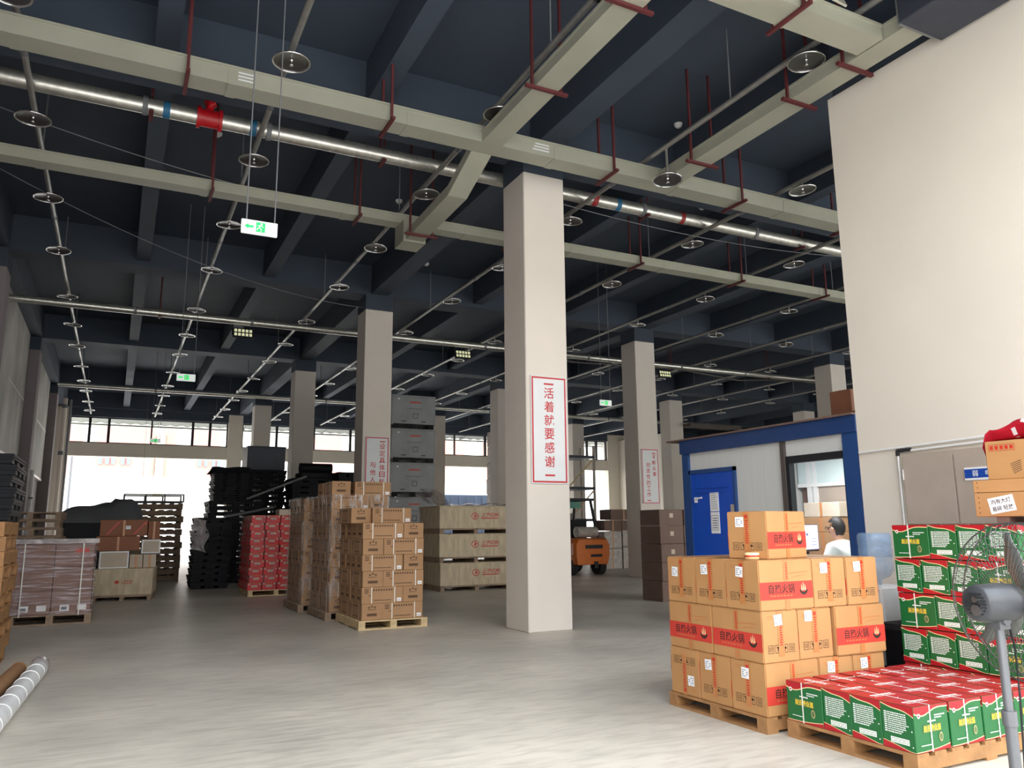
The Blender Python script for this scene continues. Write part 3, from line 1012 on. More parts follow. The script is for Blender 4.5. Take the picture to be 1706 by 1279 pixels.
def hot_carton(label, x, y, z, rz, lab=None, flip=False):
    t = thing('hotpot_carton', label, 'carton', HB, (x, y, z), rz, 'hotpot cartons on the front pallet')
    if flip:
        t.rotation_euler = (R(180), 0, R(rz))
        t.location.z = z + HH
    obj('print', HP, t)
    obj('tape', HT, t)
    if lab:
        for sd in ('left', 'right'):
            M = face(sd, HL, HW, HH, 0.0038) @ T(lab[0], lab[1], 0) @ RX(-90) @ RY(jit(4))
            obj('shipping_label', HLB, t, M=M)
    return t


X0, Y0 = 3.86, 4.03
pallet('wooden pallet under the stack of orange hotpot cartons', X0 + 0.56, Y0 + 0.5, 0, 1.14, 1.0, 0.1, 'wood', 8)
g = 0.004


def hot_layer(n, z, A):
    w3 = HW + g
    lw = HL + g
    nm = ORD[n]
    rows = {1: 'bottom', 2: 'middle', 3: 'upper'}[n]
    if A:   # ends to the left: three deep; then one long + two ends seen in front
        labs = [(-0.02, 0.25), (-0.06, 0.255), (-0.07, 0.255)]
        for k in range(3):
            ky = ['nearest corner', 'middle', 'farthest'][k]
            hot_carton('hotpot carton in %s layer, left side, %s position' % (rows, ky), X0 + HL / 2 + jit(0.004), Y0 + HW / 2 + k * w3, z, jit(0.7),
                       (labs[k][0], 0.25 - 0.03 * (k == 2)), flip=(n == 1 and k == 2))
        for k in range(2):
            hot_carton('hotpot carton in %s layer, front side, %s from right end' % (rows, ['second', 'last'][k]), X0 + lw + HW / 2 + k * w3 + jit(0.004), Y0 + HL / 2, z, 90 + jit(0.7), (0.02 - 0.07, 0.265))
            hot_carton('hotpot carton in %s layer, back side, %s from right end' % (rows, ['second', 'last'][k]), X0 + lw + HW / 2 + k * w3 + jit(0.004), Y0 + HL * 1.5 + g, z, 90 + jit(0.7), (0.03, 0.25))
    else:
        for k in range(2):
            hot_carton('hotpot carton in %s layer, left long side, %s' % (rows, ['at the near corner', 'farther one'][k]), X0 + HW / 2 + jit(0.004), Y0 + HL / 2 + k * lw, z, 90 + jit(0.6), (-0.02, 0.27))
            if k == 0:
                hot_carton('hotpot carton in %s layer, front side, in the middle' % rows, X0 + w3 + HW / 2, Y0 + HL / 2 + 0.01, z, 90 + jit(0.6), (-0.06, 0.28))
            else:
                hot_carton('hotpot carton in %s layer, hidden middle of the back' % rows, X0 + w3 + HW / 2, Y0 + HL / 2 + lw, z, 90, (0.05, 0.26))
        for k in range(3):
            hot_carton('hotpot carton in %s layer, right end with red band, %s' % (rows, ['front', 'middle', 'back'][k]), X0 + 2 * w3 + HL / 2 + 0.012, Y0 + HW / 2 + k * w3 - 0.015 * (k == 0), z, jit(0.8), (0.05, 0.26))


hot_layer(1, 0.102, True)
hot_layer(2, 0.102 + HH + 0.002, False)
hot_layer(3, 0.102 + 2 * (HH + 0.002), True)
zt = 0.102 + 3 * (HH + 0.002)
hot_carton('single hotpot carton standing alone on top of the pallet stack', 4.235, 4.315, zt, 12, (-0.055, 0.255))
tr_ = thing('tape_roll', 'roll of packing tape lying beside the topmost hotpot carton', 'tape roll', MB().lathe([(0.028, 0), (0.05, 0), (0.05, 0.045), (0.028, 0.045), (0.028, 0)], 20).mesh('tape_roll', ['cream']), (3.97, 4.2, zt + 0.001))
obj('print_band', MB().lathe([(0.0504, 0.016), (0.0504, 0.028)], 20).mesh('print_band', ['tape_red']), tr_)

# ================================================================== GREEN CARTONS
GL, GW, GH = 0.286, 0.204, 0.238


def green_meshes():
    pr = MB()   # green_red, cream, print_white, print_yellow, print_olive
    us = lambda w_: [-w_ / 2 + 0.001 + (w_ - 0.002) * k / 12 for k in range(13)]
    for sd in ('front', 'back'):
        F, F2, F3 = face(sd, GL, GW, GH), face(sd, GL, GW, GH, 0.0018), face(sd, GL, GW, GH, 0.0024)

        def wv(u):
            t_ = (u + GL / 2) / GL
            return GH - 0.012 - 0.036 * math.exp(-((t_ - 0.26) / 0.3) ** 2) - 0.004 * math.cos(6 * t_)

        def wb(u):
            t_ = (u + GL / 2) / GL
            return 0.004 + 0.026 * max(0, t_ - 0.1) ** 2
        pr.strip(F, us(GL), wv, lambda u: GH - 0.001, 0)
        pr.strip(F2, us(GL), lambda u: wv(u) - 0.004, lambda u: wv(u) + 0.002, 1)
        pr.strip(F, us(GL), lambda u: 0.001, wb, 0)
        pr.strip(F2, us(GL), wb, lambda u: wb(u) + 0.004, 1)
        pr.quad(F2, -0.075, 0.075, 0.1, 0.14, 4)
        pr.text(F3, '赵氏养众酒', 0.142, 0.0, 0.12, 3, 0.034)
        pr.add([(-0.105 + 0.013 * math.cos(a), wv(-0.105) - 0.003 + 0.013 * math.sin(a), 0) for a in [k * math.pi / 6 for k in range(12)]], [tuple(range(12))], 2, F3)
        pr.add([(-0.105 + 0.007 * math.cos(a), wv(-0.105) - 0.003 + 0.006 * math.sin(a), 0) for a in [k * math.pi / 6 for k in range(12)]], [tuple(range(12))], 0, face(sd, GL, GW, GH, 0.003))
        for k in range(9):
            pr.quad(F2, 0.025 + k * 0.01, 0.032 + k * 0.01, 0.18, 0.187, 2).quad(F2, 0.025 + k * 0.0066, 0.03 + k * 0.0066, 0.168, 0.174, 2)
        for k in range(7):
            pr.quad(F2, -0.035 + k * 0.01, -0.027 + k * 0.01, 0.152, 0.16, 2)
        for k in range(8):
            pr.quad(F2, -0.1 + k * 0.011, -0.092 + k * 0.011, 0.034, 0.039, 2)
        for r_, mi in ((0.022, 4), (0.018, 1), (0.016, 4)):
            pr.add([(0.068 + r_ * 0.85 * math.cos(a), 0.068 + r_ * 1.25 * math.sin(a), 0) for a in [k * math.pi / 8 for k in range(16)]], [tuple(range(16))], mi, face(sd, GL, GW, GH, 0.0024 + 0.0006 * (0.022 - r_) / 0.004))
    for sd in ('left', 'right'):
        F, F2 = face(sd, GL, GW, GH), face(sd, GL, GW, GH, 0.0018)

        def wv(u):
            t_ = (u + GW / 2) / GW
            return GH - 0.004 - 0.05 * t_ ** 1.3 - 0.006 * math.sin(6.28 * t_)

        def wb(u):
            t_ = (u + GW / 2) / GW
            return max(0.003, 0.038 - 0.042 * t_ ** 1.2)
        pr.strip(F, us(GW), wv, lambda u: GH - 0.001, 0)
        pr.strip(F2, us(GW), lambda u: wv(u) - 0.003, lambda u: wv(u) + 0.002, 1)
        pr.strip(F, us(GW), lambda u: 0.001, wb, 0)
        pr.strip(F2, us(GW), wb, lambda u: wb(u) + 0.003, 1)
        for r_ in range(10):
            v = 0.186 - r_ * 0.0112
            pr.quad(F2, -0.083, -0.066, v, v + 0.0065, 2)
            u = -0.062
            end = random.choice((0.02, 0.045, 0.055, 0.06))
            while u < end:
                d = random.uniform(0.006, 0.014)
                pr.quad(F2, u, u + d * 0.8, v + jit(0.001), v + 0.006, 2)
                u += d
        pr.quad(F2, -0.05, 0.065, 0.034, 0.064, 2)
        for k in range(4):
            pr.frame(face(sd, GL, GW, GH, 0.0024), 0.0 - 0.042 + k * 0.026, -0.022 + k * 0.026, 0.04, 0.058, 0.002, 4)
        for v in (0.03, 0.11):
            pr.add([(0.085 + 0.004 * math.cos(a), v + 0.004 * math.sin(a), 0) for a in [k * math.pi / 4 for k in range(8)]], [tuple(range(8))], 2, F2)
    F = T(0, 0, GH + 0.0012)
    F2 = T(0, 0, GH + 0.0018)
    pr.quad(F, -GL / 2 + 0.001, GL / 2 - 0.001, -GW / 2 + 0.001, GW / 2 - 0.001, 0)
    for k in range(6):
        pr.quad(F2, -0.09 + k * 0.03, -0.068 + k * 0.03, -0.012, 0.012, 2)
    for k in range(9):
        pr.quad(F2, -0.09 + k * 0.02, -0.077 + k * 0.02, -0.034, -0.024, 2)
    st = MB()
    e = 0.003
    x = -0.012
    for sd in ('front', 'back'):
        st.quad(face(sd, GL, GW, GH, e), x - 0.005, x + 0.005, 0, GH + e)
    st.quad(T(0, 0, GH + e), x - 0.005, x + 0.005, -GW / 2 - e, GW / 2 + e)
    return (cbox('greenbody', GL, GW, GH, 0.003, 'green'), pr.mesh('print', ['green_red', 'cream', 'print_white', 'print_yellow', 'print_olive']), st.mesh('strap', ['strap']))


GB, GP, GS = green_meshes()


def green_carton(label, x, y, z, rz, group):
    t = thing('wine_carton', label, 'carton', GB, (x, y, z), rz, group)
    obj('print', GP, t)
    obj('strap', GS, t)
    return t


gg = 0.003
gx0, gy0 = 3.95, 3.035
pallet('wooden pallet under the low green wine cartons in front', gx0 + 0.62, gy0 + 0.45, 0, 1.26, 0.92, 0.104, 'wood', 9)
colw = ['aisle edge', 'second from aisle', 'third from aisle', 'wall edge']
for r_ in range(3):
    for c_ in range(4):
        green_carton('green wine carton on low pallet, %s row from front, %s' % (ORD[r_ + 1], colw[c_]), gx0 + GL / 2 + c_ * (GL + 0.012) + jit(0.002), gy0 + GW / 2 + r_ * (GW + gg), 0.105, jit(0.8), 'green wine cartons on the low pallet')
for c_ in range(5):
    green_carton('green wine carton on low pallet, back row, %s from aisle' % ORD[c_ + 1], gx0 + GW / 2 + c_ * (GW + 0.035) + jit(0.002), gy0 + 3 * (GW + gg) + GL / 2, 0.105, 90 + jit(0.8) + 180 * 0, 'green wine cartons on the low pallet')

bx0, by0 = 5.22, 3.12       # tall stack by the wall
pallet('wooden pallet under the tall stack of green wine cartons', bx0 + 0.62, by0 + 0.45, 0, 1.24, 0.92, 0.1, 'wood', 9)
lay_n = ['bottom', 'second', 'third', 'fourth', 'top']
for n in range(5):
    z = 0.101 + n * (GH + 0.006)
    far_first = n % 2 == 0     # logo carton at the far end in odd layers
    y = by0
    cells = []
    if far_first:
        cells = [(GW, 0)] * 3 + [(GL, 90)]
    else:
        cells = [(GL, 90)] + [(GW, 0)] * 3
    for k, (d, rz) in enumerate(cells):
        nx = 4 if rz == 0 else 5
        dx = GL + 0.004 if rz == 0 else GW + 0.02
        wx = GL if rz == 0 else GW
        for c_ in range(nx):
            if n < 4 and c_ > 0 and k > 0:
                continue        # inside of the stack, never seen
            green_carton('green wine carton in tall stack, %s layer, %s from near end, %s column' % (lay_n[n], ORD[k + 1], ORD[c_ + 1]), bx0 + wx / 2 + c_ * dx + (0.02 if n == 2 else 0) * (c_ == 0) * 0 + jit(0.004), y + d / 2 + jit(0.001), z, rz + jit(1.2), 'green wine cartons in the tall stack')
        y += d + 0.006 if d < 0.25 else d + 0.008

ztop = 0.101 + 5 * (GH + 0.006)
# wooden crate with a carton and red cloth on it
wc = thing('wooden_box', 'pale wooden box with handwritten paper lying on the green stack', 'box', None, (5.7, 3.225, ztop + 0.045), 6)
LB, WB, HB_ = 0.42, 0.66, 0.26
zc = 0.0
obj('plank', cbox('wcplank', LB, WB, 0.085, 0.003, 'carton_orange'), wc, (0, 0, 0.17))
obj('plank', cbox('wcplank2', LB, WB, 0.165, 0.003, 'carton_orange'), wc, (0, 0, 0.002))
F = face('left', LB, WB, HB_, 0.002)
pm = MB()
M = F @ T(-0.15, 0.085, 0) @ RZ(10)
pm.quad(M, -0.085, 0.085, -0.055, 0.055, 0)
M2 = face('left', LB, WB, HB_, 0.0026) @ T(-0.15, 0.085, 0) @ RZ(10)
pm.text(M2, '内有大灯', 0.13, 0, 0.025, 1, 0.034)
pm.text(M2, '易碎 轻放', 0.14, 0, -0.024, 1, 0.034)
obj('handwritten_note', pm.mesh('handwritten_note', ['paper', 'ink']), wc)
sp = MB()
for k in range(7):
    sp.cyl((-LB / 2 - 0.001, WB / 2 - 0.03, 0.03 + k * 0.035), (-LB / 2 + 0.004, WB / 2 - 0.03, 0.03 + k * 0.035), 0.004, n=6)
obj('nail', sp.mesh('nail', ['ink']), wc)
obj('base_batten', MB().box(-0.2, 0.2, -0.3, -0.1, -0.045, 0).box(-0.2, 0.2, 0.12, 0.2, -0.045, 0).mesh('base_batten', ['carton_dark']), wc)
cb = thing('cardboard_box', 'tan cardboard box with red stamp on the pale wooden box', 'box', cbox('tanbox', 0.36, 0.52, 0.27, 0.005, 'carton_orange'), (5.72, 3.21, ztop + 0.302), 5)
pm = MB()
F = face('left', 0.36, 0.52, 0.27, 0.0015)
pm.frame(F, -0.235, -0.06, 0.2, 0.245, 0.003, 0)
for k in range(5):
    pm.quad(F, -0.225 + k * 0.033, -0.203 + k * 0.033, 0.21, 0.236, 0)
for k in range(6):
    pm.add([(-0.1 + k * 0.003, 0.1 - k * 0.013, 0), (-0.03, 0.125 - k * 0.013, 0), (-0.03, 0.13 - k * 0.013, 0), (-0.1 + k * 0.003, 0.105 - k * 0.013, 0)], [(0, 1, 2, 3)], 1, F)
obj('stamp', pm.mesh('stamp', ['tape_red', 'ink_brown']), cb)
obj('tape', MB().quad(T(0, 0, 0.2715), -0.18, 0.18, -0.025, 0.025).mesh('tape', ['tape']), cb)
# cloth
bm = bmesh.new()
N = 22
gv = []
rnd = random.Random(3)
ph = [rnd.uniform(0, 6.28) for _ in range(8)]
for i in range(N + 1):
    for j in range(N + 1):
        u, v = i / N, j / N
        x = -0.17 + 0.34 * u
        y = -0.3 + 0.6 * v
        d = 0.04 + 0.045 * math.sin(9 * u + ph[0] + 3 * v) * math.sin(7 * v + ph[1]) + 0.04 * math.sin(14 * u * v + ph[2]) + 0.05 * math.exp(-((v - 0.6) / 0.2) ** 2)
        z = max(0.004, d)
        if v > 0.88:
            z -= (v - 0.88) * 1.25
            y = 0.245 + (v - 0.88) * 0.3
        gv.append(bm.verts.new((x, y, z)))
for i in range(N):
    for j in range(N):
        f = bm.faces.new((gv[i * (N + 1) + j], gv[(i + 1) * (N + 1) + j], gv[(i + 1) * (N + 1) + j + 1], gv[i * (N + 1) + j + 1]))
        f.smooth = True
        if j in (7, 8, 13) and i % 3:
            f.material_index = 1
me = bpy.data.meshes.new('red_cloth')
bmesh.ops.solidify(bm, geom=bm.faces[:], thickness=0.004)
bm.to_mesh(me)
bm.free()
me.materials.append(MATS['cloth_red'])
me.materials.append(MATS['cloth_white'])
thing('red_cloth', 'crumpled red and white cloth heaped on the tan cardboard box', 'cloth', me, (5.72, 3.21, ztop + 0.302 + 0.274), 5)

# ================================================================== FAN
fx, fy, fz = 3.47, 2.2, 0.985
ft = thing('pedestal_fan', 'black industrial pedestal fan with wire cage at the right edge', 'fan', None, (fx, fy, 0))
obj('base', MB().lathe([(0, 0.03), (0.05, 0.05), (0.2, 0.03), (0.24, 0.0), (0, 0.0)], 28).mesh('base', ['fan_black']), ft)
obj('pole', MB().cyl((0, 0, 0.03), (0, 0, 0.5), 0.024, n=16).cyl((0, 0, 0.5), (0, 0, fz - 0.1), 0.019, n=16).cyl((0, 0, 0.48), (0, 0, 0.54), 0.03, n=16).mesh('pole', ['fan_pole']), ft)
ax = RZ(-98)      # local +Y of the head points away from the camera to the right
hd = obj('head_joint', MB().box(-0.03, 0.03, -0.03, 0.03, -0.11, -0.05).cyl((-0.045, 0, -0.07), (0.045, 0, -0.07), 0.022, n=12).mesh('head_joint', ['fan_pole']), ft, M=T(0, 0, fz) @ ax)
mo = MB().lathe([(0, -0.12), (0.068, -0.12), (0.078, -0.108), (0.084, 0.03), (0.078, 0.09), (0.04, 0.1), (0.0, 0.1)], 26, 0, RX(-90))
obj('motor', mo.mesh('motor', ['fan_black']), ft, M=T(0, 0, fz) @ ax)
gr = MB()
for k in range(7):
    zz = -0.042 + k * 0.014
    h_ = math.sqrt(max(0, 0.054 ** 2 - zz ** 2))
    gr.box(-h_, h_, -0.124, -0.119, zz - 0.003, zz + 0.003)
obj('motor_grille', gr.mesh('motor_grille', ['rubber']), ft, M=T(0, 0, fz) @ ax)
obj('speed_knob', MB().cyl((0.012, -0.138, -0.026), (0.012, -0.119, -0.026), 0.023, n=16).cyl((0.008, -0.136, 0.018), (0.008, -0.119, 0.018), 0.013, n=12).mesh('speed_knob', ['chrome']), ft, M=T(0, 0, fz) @ ax)
obj('rating_label', MB().quad(T(-0.0805, 0.02, 0) @ RZ(-90) @ RX(90), -0.025, 0.025, -0.03, 0.03).mesh('rating_label', ['white_plastic']), ft, M=T(0, 0, fz) @ ax @ RY(20) @ T(-0.0045, 0, 0))
cg = MB()
CR_ = 0.34
for yy, rr in ((0.13, CR_), (0.2, CR_ * 1.0)):
    cg.tube([(rr * math.cos(a), yy, rr * math.sin(a)) for a in [k * 2 * math.pi / 40 for k in range(40)]], 0.004, 5, 0, True)
for k in range(72):
    a = 2 * math.pi * k / 72
    c_, s_ = math.cos(a), math.sin(a)
    cg.tube([(0.06 * c_, 0.07, 0.06 * s_), (0.18 * c_, 0.075, 0.18 * s_), (0.29 * c_, 0.09, 0.29 * s_), (CR_ * c_, 0.13, CR_ * s_)], 0.0017, 4)
    cg.tube([(CR_ * c_, 0.2, CR_ * s_), (0.29 * c_, 0.25, 0.29 * s_), (0.15 * c_, 0.27, 0.15 * s_), (0.05 * c_, 0.27, 0.05 * s_)], 0.0017, 4)
for rr in (0.15, 0.24, 0.3):
    cg.tube([(rr * math.cos(a), 0.078 + (0.02 if rr > 0.28 else 0), rr * math.sin(a)) for a in [k * 2 * math.pi / 32 for k in range(32)]], 0.002, 4, 0, True)
obj('cage', cg.mesh('cage', ['fan_wire']), ft, M=T(0, 0, fz) @ ax)
for k in range(3):
    b = MB()
    pts = []
    for i in range(7):
        r_ = 0.05 + 0.25 * i / 6
        wd = 0.05 + 0.09 * math.sin(math.pi * min(1, i / 5))
        tw = 0.5 - 0.25 * i / 6
        for q in (-0.5, 0, 0.5):
            pts.append((r_, 0.17 + q * wd * math.sin(tw), q * wd * math.cos(tw)))
    b.add(pts, [(i * 3 + j, i * 3 + j + 1, i * 3 + j + 4, i * 3 + j + 3) for i in range(6) for j in range(2)], 0, None, True)
    o = obj('blade', b.mesh('blade', ['blade']), ft, M=T(0, 0, fz) @ ax @ RY(120 * k + 20))
    md = o.modifiers.new('thickness', 'SOLIDIFY')
    md.thickness = 0.003
obj('hub', MB().cyl((0, 0.08, 0), (0, 0.2, 0), 0.04, n=16).mesh('hub', ['fan_black']), ft, M=T(0, 0, fz) @ ax)
obj('cord', MB().tube([(0.03, -0.02, fz - 0.06), (0.045, -0.03, 0.8), (0.04, -0.03, 0.6), (0.03, -0.02, 0.3), (0.05, -0.02, 0.04)], 0.005, 6).mesh('cord', ['rubber']), ft)

# ================================================================== OFFICE
of = thing('office_cabin', 'small office cabin with blue steel frame and pale panels', 'cabin', None, (6.9, 5.65, 0))
D = 2.3          # depth in X
Ln = 2.87        # length in Y
obj('corner_post', MB().box(0, 0.22, 0.0, 0.2, 0, 2.46).mesh('corner_post', ['office_blue']), of)
obj('corner_post', MB().box(0, 0.14, Ln - 0.12, Ln, 0, 2.3).mesh('corner_post', ['office_blue']), of)
obj('fascia', MB().box(-0.02, 0.14, 0.0, Ln + 0.02, 2.28, 2.46).mesh('fascia', ['office_blue_dark']), of)
obj('roof_sheet', MB().box(-0.06, D + 0.05, -0.0, Ln + 0.25, 2.46, 2.48).mesh('roof_sheet', ['carton_dark']), of)
obj('wall_panel', MB().box(0.04, 0.1, 1.07, 1.9, 0, 2.28).mesh('wall_panel', ['sandwich']), of)
obj('wall_panel', MB().box(0.04, 0.1, 1.9, Ln - 0.12, 2.03, 2.28).mesh('wall_panel', ['sandwich']), of)
obj('wall_panel', MB().box(0.04, 0.1, 0.2, 1.03, 2.1, 2.28).mesh('wall_panel', ['sandwich']), of)
obj('wall_panel', MB().box(0.04, 0.1, 0.2, 1.03, 0, 0.86).mesh('wall_panel', ['sandwich']), of)
obj('wall_panel', MB().box(0.05, D, Ln - 0.08, Ln - 0.02, 0, 2.4).mesh('wall_panel', ['sandwich']), of)
obj('wall_panel', MB().box(0.25, D, 0.02, 0.08, 0, 2.4).mesh('wall_panel', ['office_inner']), of)
obj('ceiling_panel', MB().box(0.05, D, 0.05, Ln - 0.05, 2.4, 2.44).mesh('ceiling_panel', ['office_inner']), of)
obj('mullion', MB().box(0.0, 0.12, 1.03, 1.09, 0, 2.3).mesh('mullion', ['alu_dark']), of)
wd = obj('window_frame', MB().box(0.02, 0.1, 0.2, 1.03, 2.02, 2.1).box(0.02, 0.1, 0.98, 1.03, 0.86, 2.02).box(0.02, 0.1, 0.2, 0.225, 0.86, 2.02).box(0.02, 0.1, 0.2, 1.03, 0.86, 0.92).mesh('window_frame', ['black_frame']), of)
obj('pane', MB().box(0.055, 0.061, 0.225, 0.98, 0.92, 2.02).mesh('pane', ['glass']), wd)
dr = obj('door', MB().box(0.02, 0.08, 1.9, 2.72, 0.02, 2.0).mesh('door', ['door_blue']), of)
obj('door_frame', MB().box(0.0, 0.1, 1.87, 1.9, 0, 2.05).box(0.0, 0.1, 2.72, 2.75, 0, 2.05).box(0.0, 0.1, 1.87, 2.75, 2.0, 2.05).mesh('door_frame', ['office_blue']), of)
obj('panel_rib', MB().box(0.005, 0.02, 2.0, 2.62, 1.8, 1.83).box(0.005, 0.02, 2.0, 2.62, 1.74, 1.76).mesh('panel_rib', ['door_blue']), dr)
obj('handle', MB().bar((-0.02, 2.62, 1.67), (-0.02, 2.48, 1.68), 0.02, 0.02).box(-0.02, 0.02, 2.61, 2.63, 1.62, 1.69).mesh('handle', ['white_plastic']), dr)
nm = MB().box(0.012, 0.02, 2.2, 2.36, 1.5, 1.76, 0).box(0.012, 0.02, 2.2, 2.36, 1.22, 1.49, 0)
NF = T(0.0115, 2.28, 0) @ RZ(-90) @ RX(90)
for k in range(9):
    nm.quad(NF, -0.06, 0.06 - 0.04 * random.random(), 1.53 + k * 0.024, 1.536 + k * 0.024, 1)
nm.frame(NF, -0.065, 0.065, 1.26, 1.45, 0.006, 1)
for k in range(5):
    nm.quad(NF, -0.045, 0.045, 1.285 + k * 0.03, 1.297 + k * 0.03, 1)
obj('notice', nm.mesh('notice', ['paper', 'paper_ink']), dr)
obj('lock_plate', MB().box(0.01, 0.02, 1.92, 1.98, 1.46, 1.58).mesh('lock_plate', ['cabinet_grey']), dr)

# inside: partition, boxes, desk, person
pt = struct('wall_office_back', MB().box(9.1, 9.16, 5.7, 8.42, 0, 2.4).mesh('wall_office_back', ['office_inner']), 'pale inner back wall of the office')
part = thing('glazed_partition', 'white framed partition with doorway inside the office', 'partition', None, (8.92, 0, 0))
for y0, y1 in ((8.06, 8.13), (8.16, 8.24), (7.3, 7.38), (5.8, 5.9)):
    obj('post', MB().box(0, 0.07, y0, y1, 0, 2.39).mesh('post', ['white_plastic']), part)
obj('header', MB().box(0.01, 0.05, 5.8, 8.4, 1.89, 2.39).mesh('header', ['office_inner']), part)
obj('rail', MB().box(-0.01, 0.06, 5.8, 8.4, 1.85, 1.9).mesh('rail', ['white_plastic']), part)
obj('dark_doorway', MB().box(0.08, 0.1, 8.24, 8.4, 0, 1.85).mesh('dark_doorway', ['carton_dark']), part)  # dark sheet standing in for the shaded doorway opening
obj('grey_panel', MB().box(0.03, 0.05, 5.9, 8.06, 0, 1.85).mesh('grey_panel', ['cabinet_grey']), part)
for i, (z, h, dx) in enumerate(((0.0, 0.42, 0), (0.42, 0.4, 0.03), (0.82, 0.4, 0), (1.22, 0.2, 0.02), (1.42, 0.2, 0.0))):
    t = thing('office_carton', 'brown carton stacked inside the office behind the clerk, %s from the floor' % ORD[i + 1], 'carton', cbox('ocart%d' % i, 0.3, 0.6, h - 0.004, 0.006, 'carton_brown' if i < 4 else 'carton_beige'), (8.74, 7.72 + dx, z + 0.001), 0, 'cartons inside the office')
    obj('tape', MB().quad(face('left', 0.3, 0.6, h, 0.002), -0.02, 0.02, 0.0, h - 0.006).mesh('tape', ['tape']), t)
dk = thing('office_desk', 'office desk with pale top inside the cabin window', 'desk', None, (7.95, 7.75, 0))
obj('top', MB().box(-0.5, 0.5, -0.4, 0.6, 0.7, 0.74).mesh('top', ['desk']), dk)
for a in (-0.45, 0.45):
    for b in (-0.35, 0.55):
        obj('leg', MB().box(a - 0.025, a + 0.025, b - 0.025, b + 0.025, 0, 0.7).mesh('leg', ['steel_grey']), dk)
mn = thing('monitor', 'flat computer monitor showing a pale lit window', 'monitor', None, (8.02, 7.46, 0.742), 18)
obj('stand', MB().lathe([(0, 0.02), (0.1, 0.015), (0.11, 0), (0, 0)], 18).box(-0.02, 0.02, 0.0, 0.03, 0.01, 0.3).mesh('stand', ['black_frame']), mn)
sc_ = obj('bezel', MB().box(-0.27, 0.27, -0.02, 0.02, 0.24, 0.58).mesh('bezel', ['black_frame']), mn)
obj('screen', MB().box(-0.262, 0.262, -0.022, -0.02, 0.265, 0.572).mesh('screen', ['screen']), sc_)
sl = MB()
SF = T(0, -0.0235, 0) @ RX(90)
for (u, v, a, b) in ((-0.16, 0.5, 0.05, 0.006), (-0.2, 0.44, 0.05, 0.03), (-0.08, 0.44, 0.05, 0.03), (0.05, 0.4, 0.14, 0.004), (0.05, 0.36, 0.14, 0.004), (0.05, 0.32, 0.14, 0.004)):
    sl.quad(SF, u, u + a, v, v + b)
obj('screen_content', sl.mesh('screen_content', ['screen_line']), sc_)
ch = thing('office_chair', 'black office chair under the seated clerk', 'chair', None, (8.22, 7.02, 0))
obj('seat', cbox('ocseat', 0.46, 0.46, 0.07, 0.03, 'rubber', 2), ch, (0, 0, 0.43))
obj('backrest', cbox('ocback', 0.42, 0.06, 0.4, 0.025, 'rubber', 2), ch, (0, -0.27, 0.52))
obj('column', MB().cyl((0, 0, 0.08), (0, 0, 0.43), 0.03).mesh('gas_column', ['black_frame']), ch)
for k in range(5):
    a = 2 * math.pi * k / 5
    obj('leg', MB().bar((0, 0, 0.09), (0.27 * math.cos(a), 0.27 * math.sin(a), 0.06), 0.04, 0.03).cyl((0.27 * math.cos(a), 0.27 * math.sin(a) - 0.02, 0.03), (0.27 * math.cos(a), 0.27 * math.sin(a) + 0.02, 0.03), 0.03, n=10).mesh('leg', ['black_frame']), ch)


def skin_mesh(name, verts, edges, radii, m, sub=2):
    me = bpy.data.meshes.new(name + '_cage')
    me.from_pydata(verts, edges, [])
    o = bpy.data.objects.new(name + '_tmp', me)
    col.objects.link(o)
    o.modifiers.new('s', 'SKIN')
    for i, r_ in enumerate(radii):
        sv = me.skin_vertices[0].data[i]
        sv.radius = (r_, r_) if not isinstance(r_, tuple) else r_
    me.skin_vertices[0].data[0].use_root = True
    md = o.modifiers.new('u', 'SUBSURF')
    md.levels = md.render_levels = sub
    bpy.context.view_layer.update()
    dg_ = bpy.context.evaluated_depsgraph_get()
    res = bpy.data.meshes.new_from_object(o.evaluated_get(dg_))
    bpy.data.objects.remove(o)
    res.name = name
    res.materials.clear()
    res.materials.append(MATS[m])
    for p_ in res.polygons:
        p_.use_smooth = True
    return res


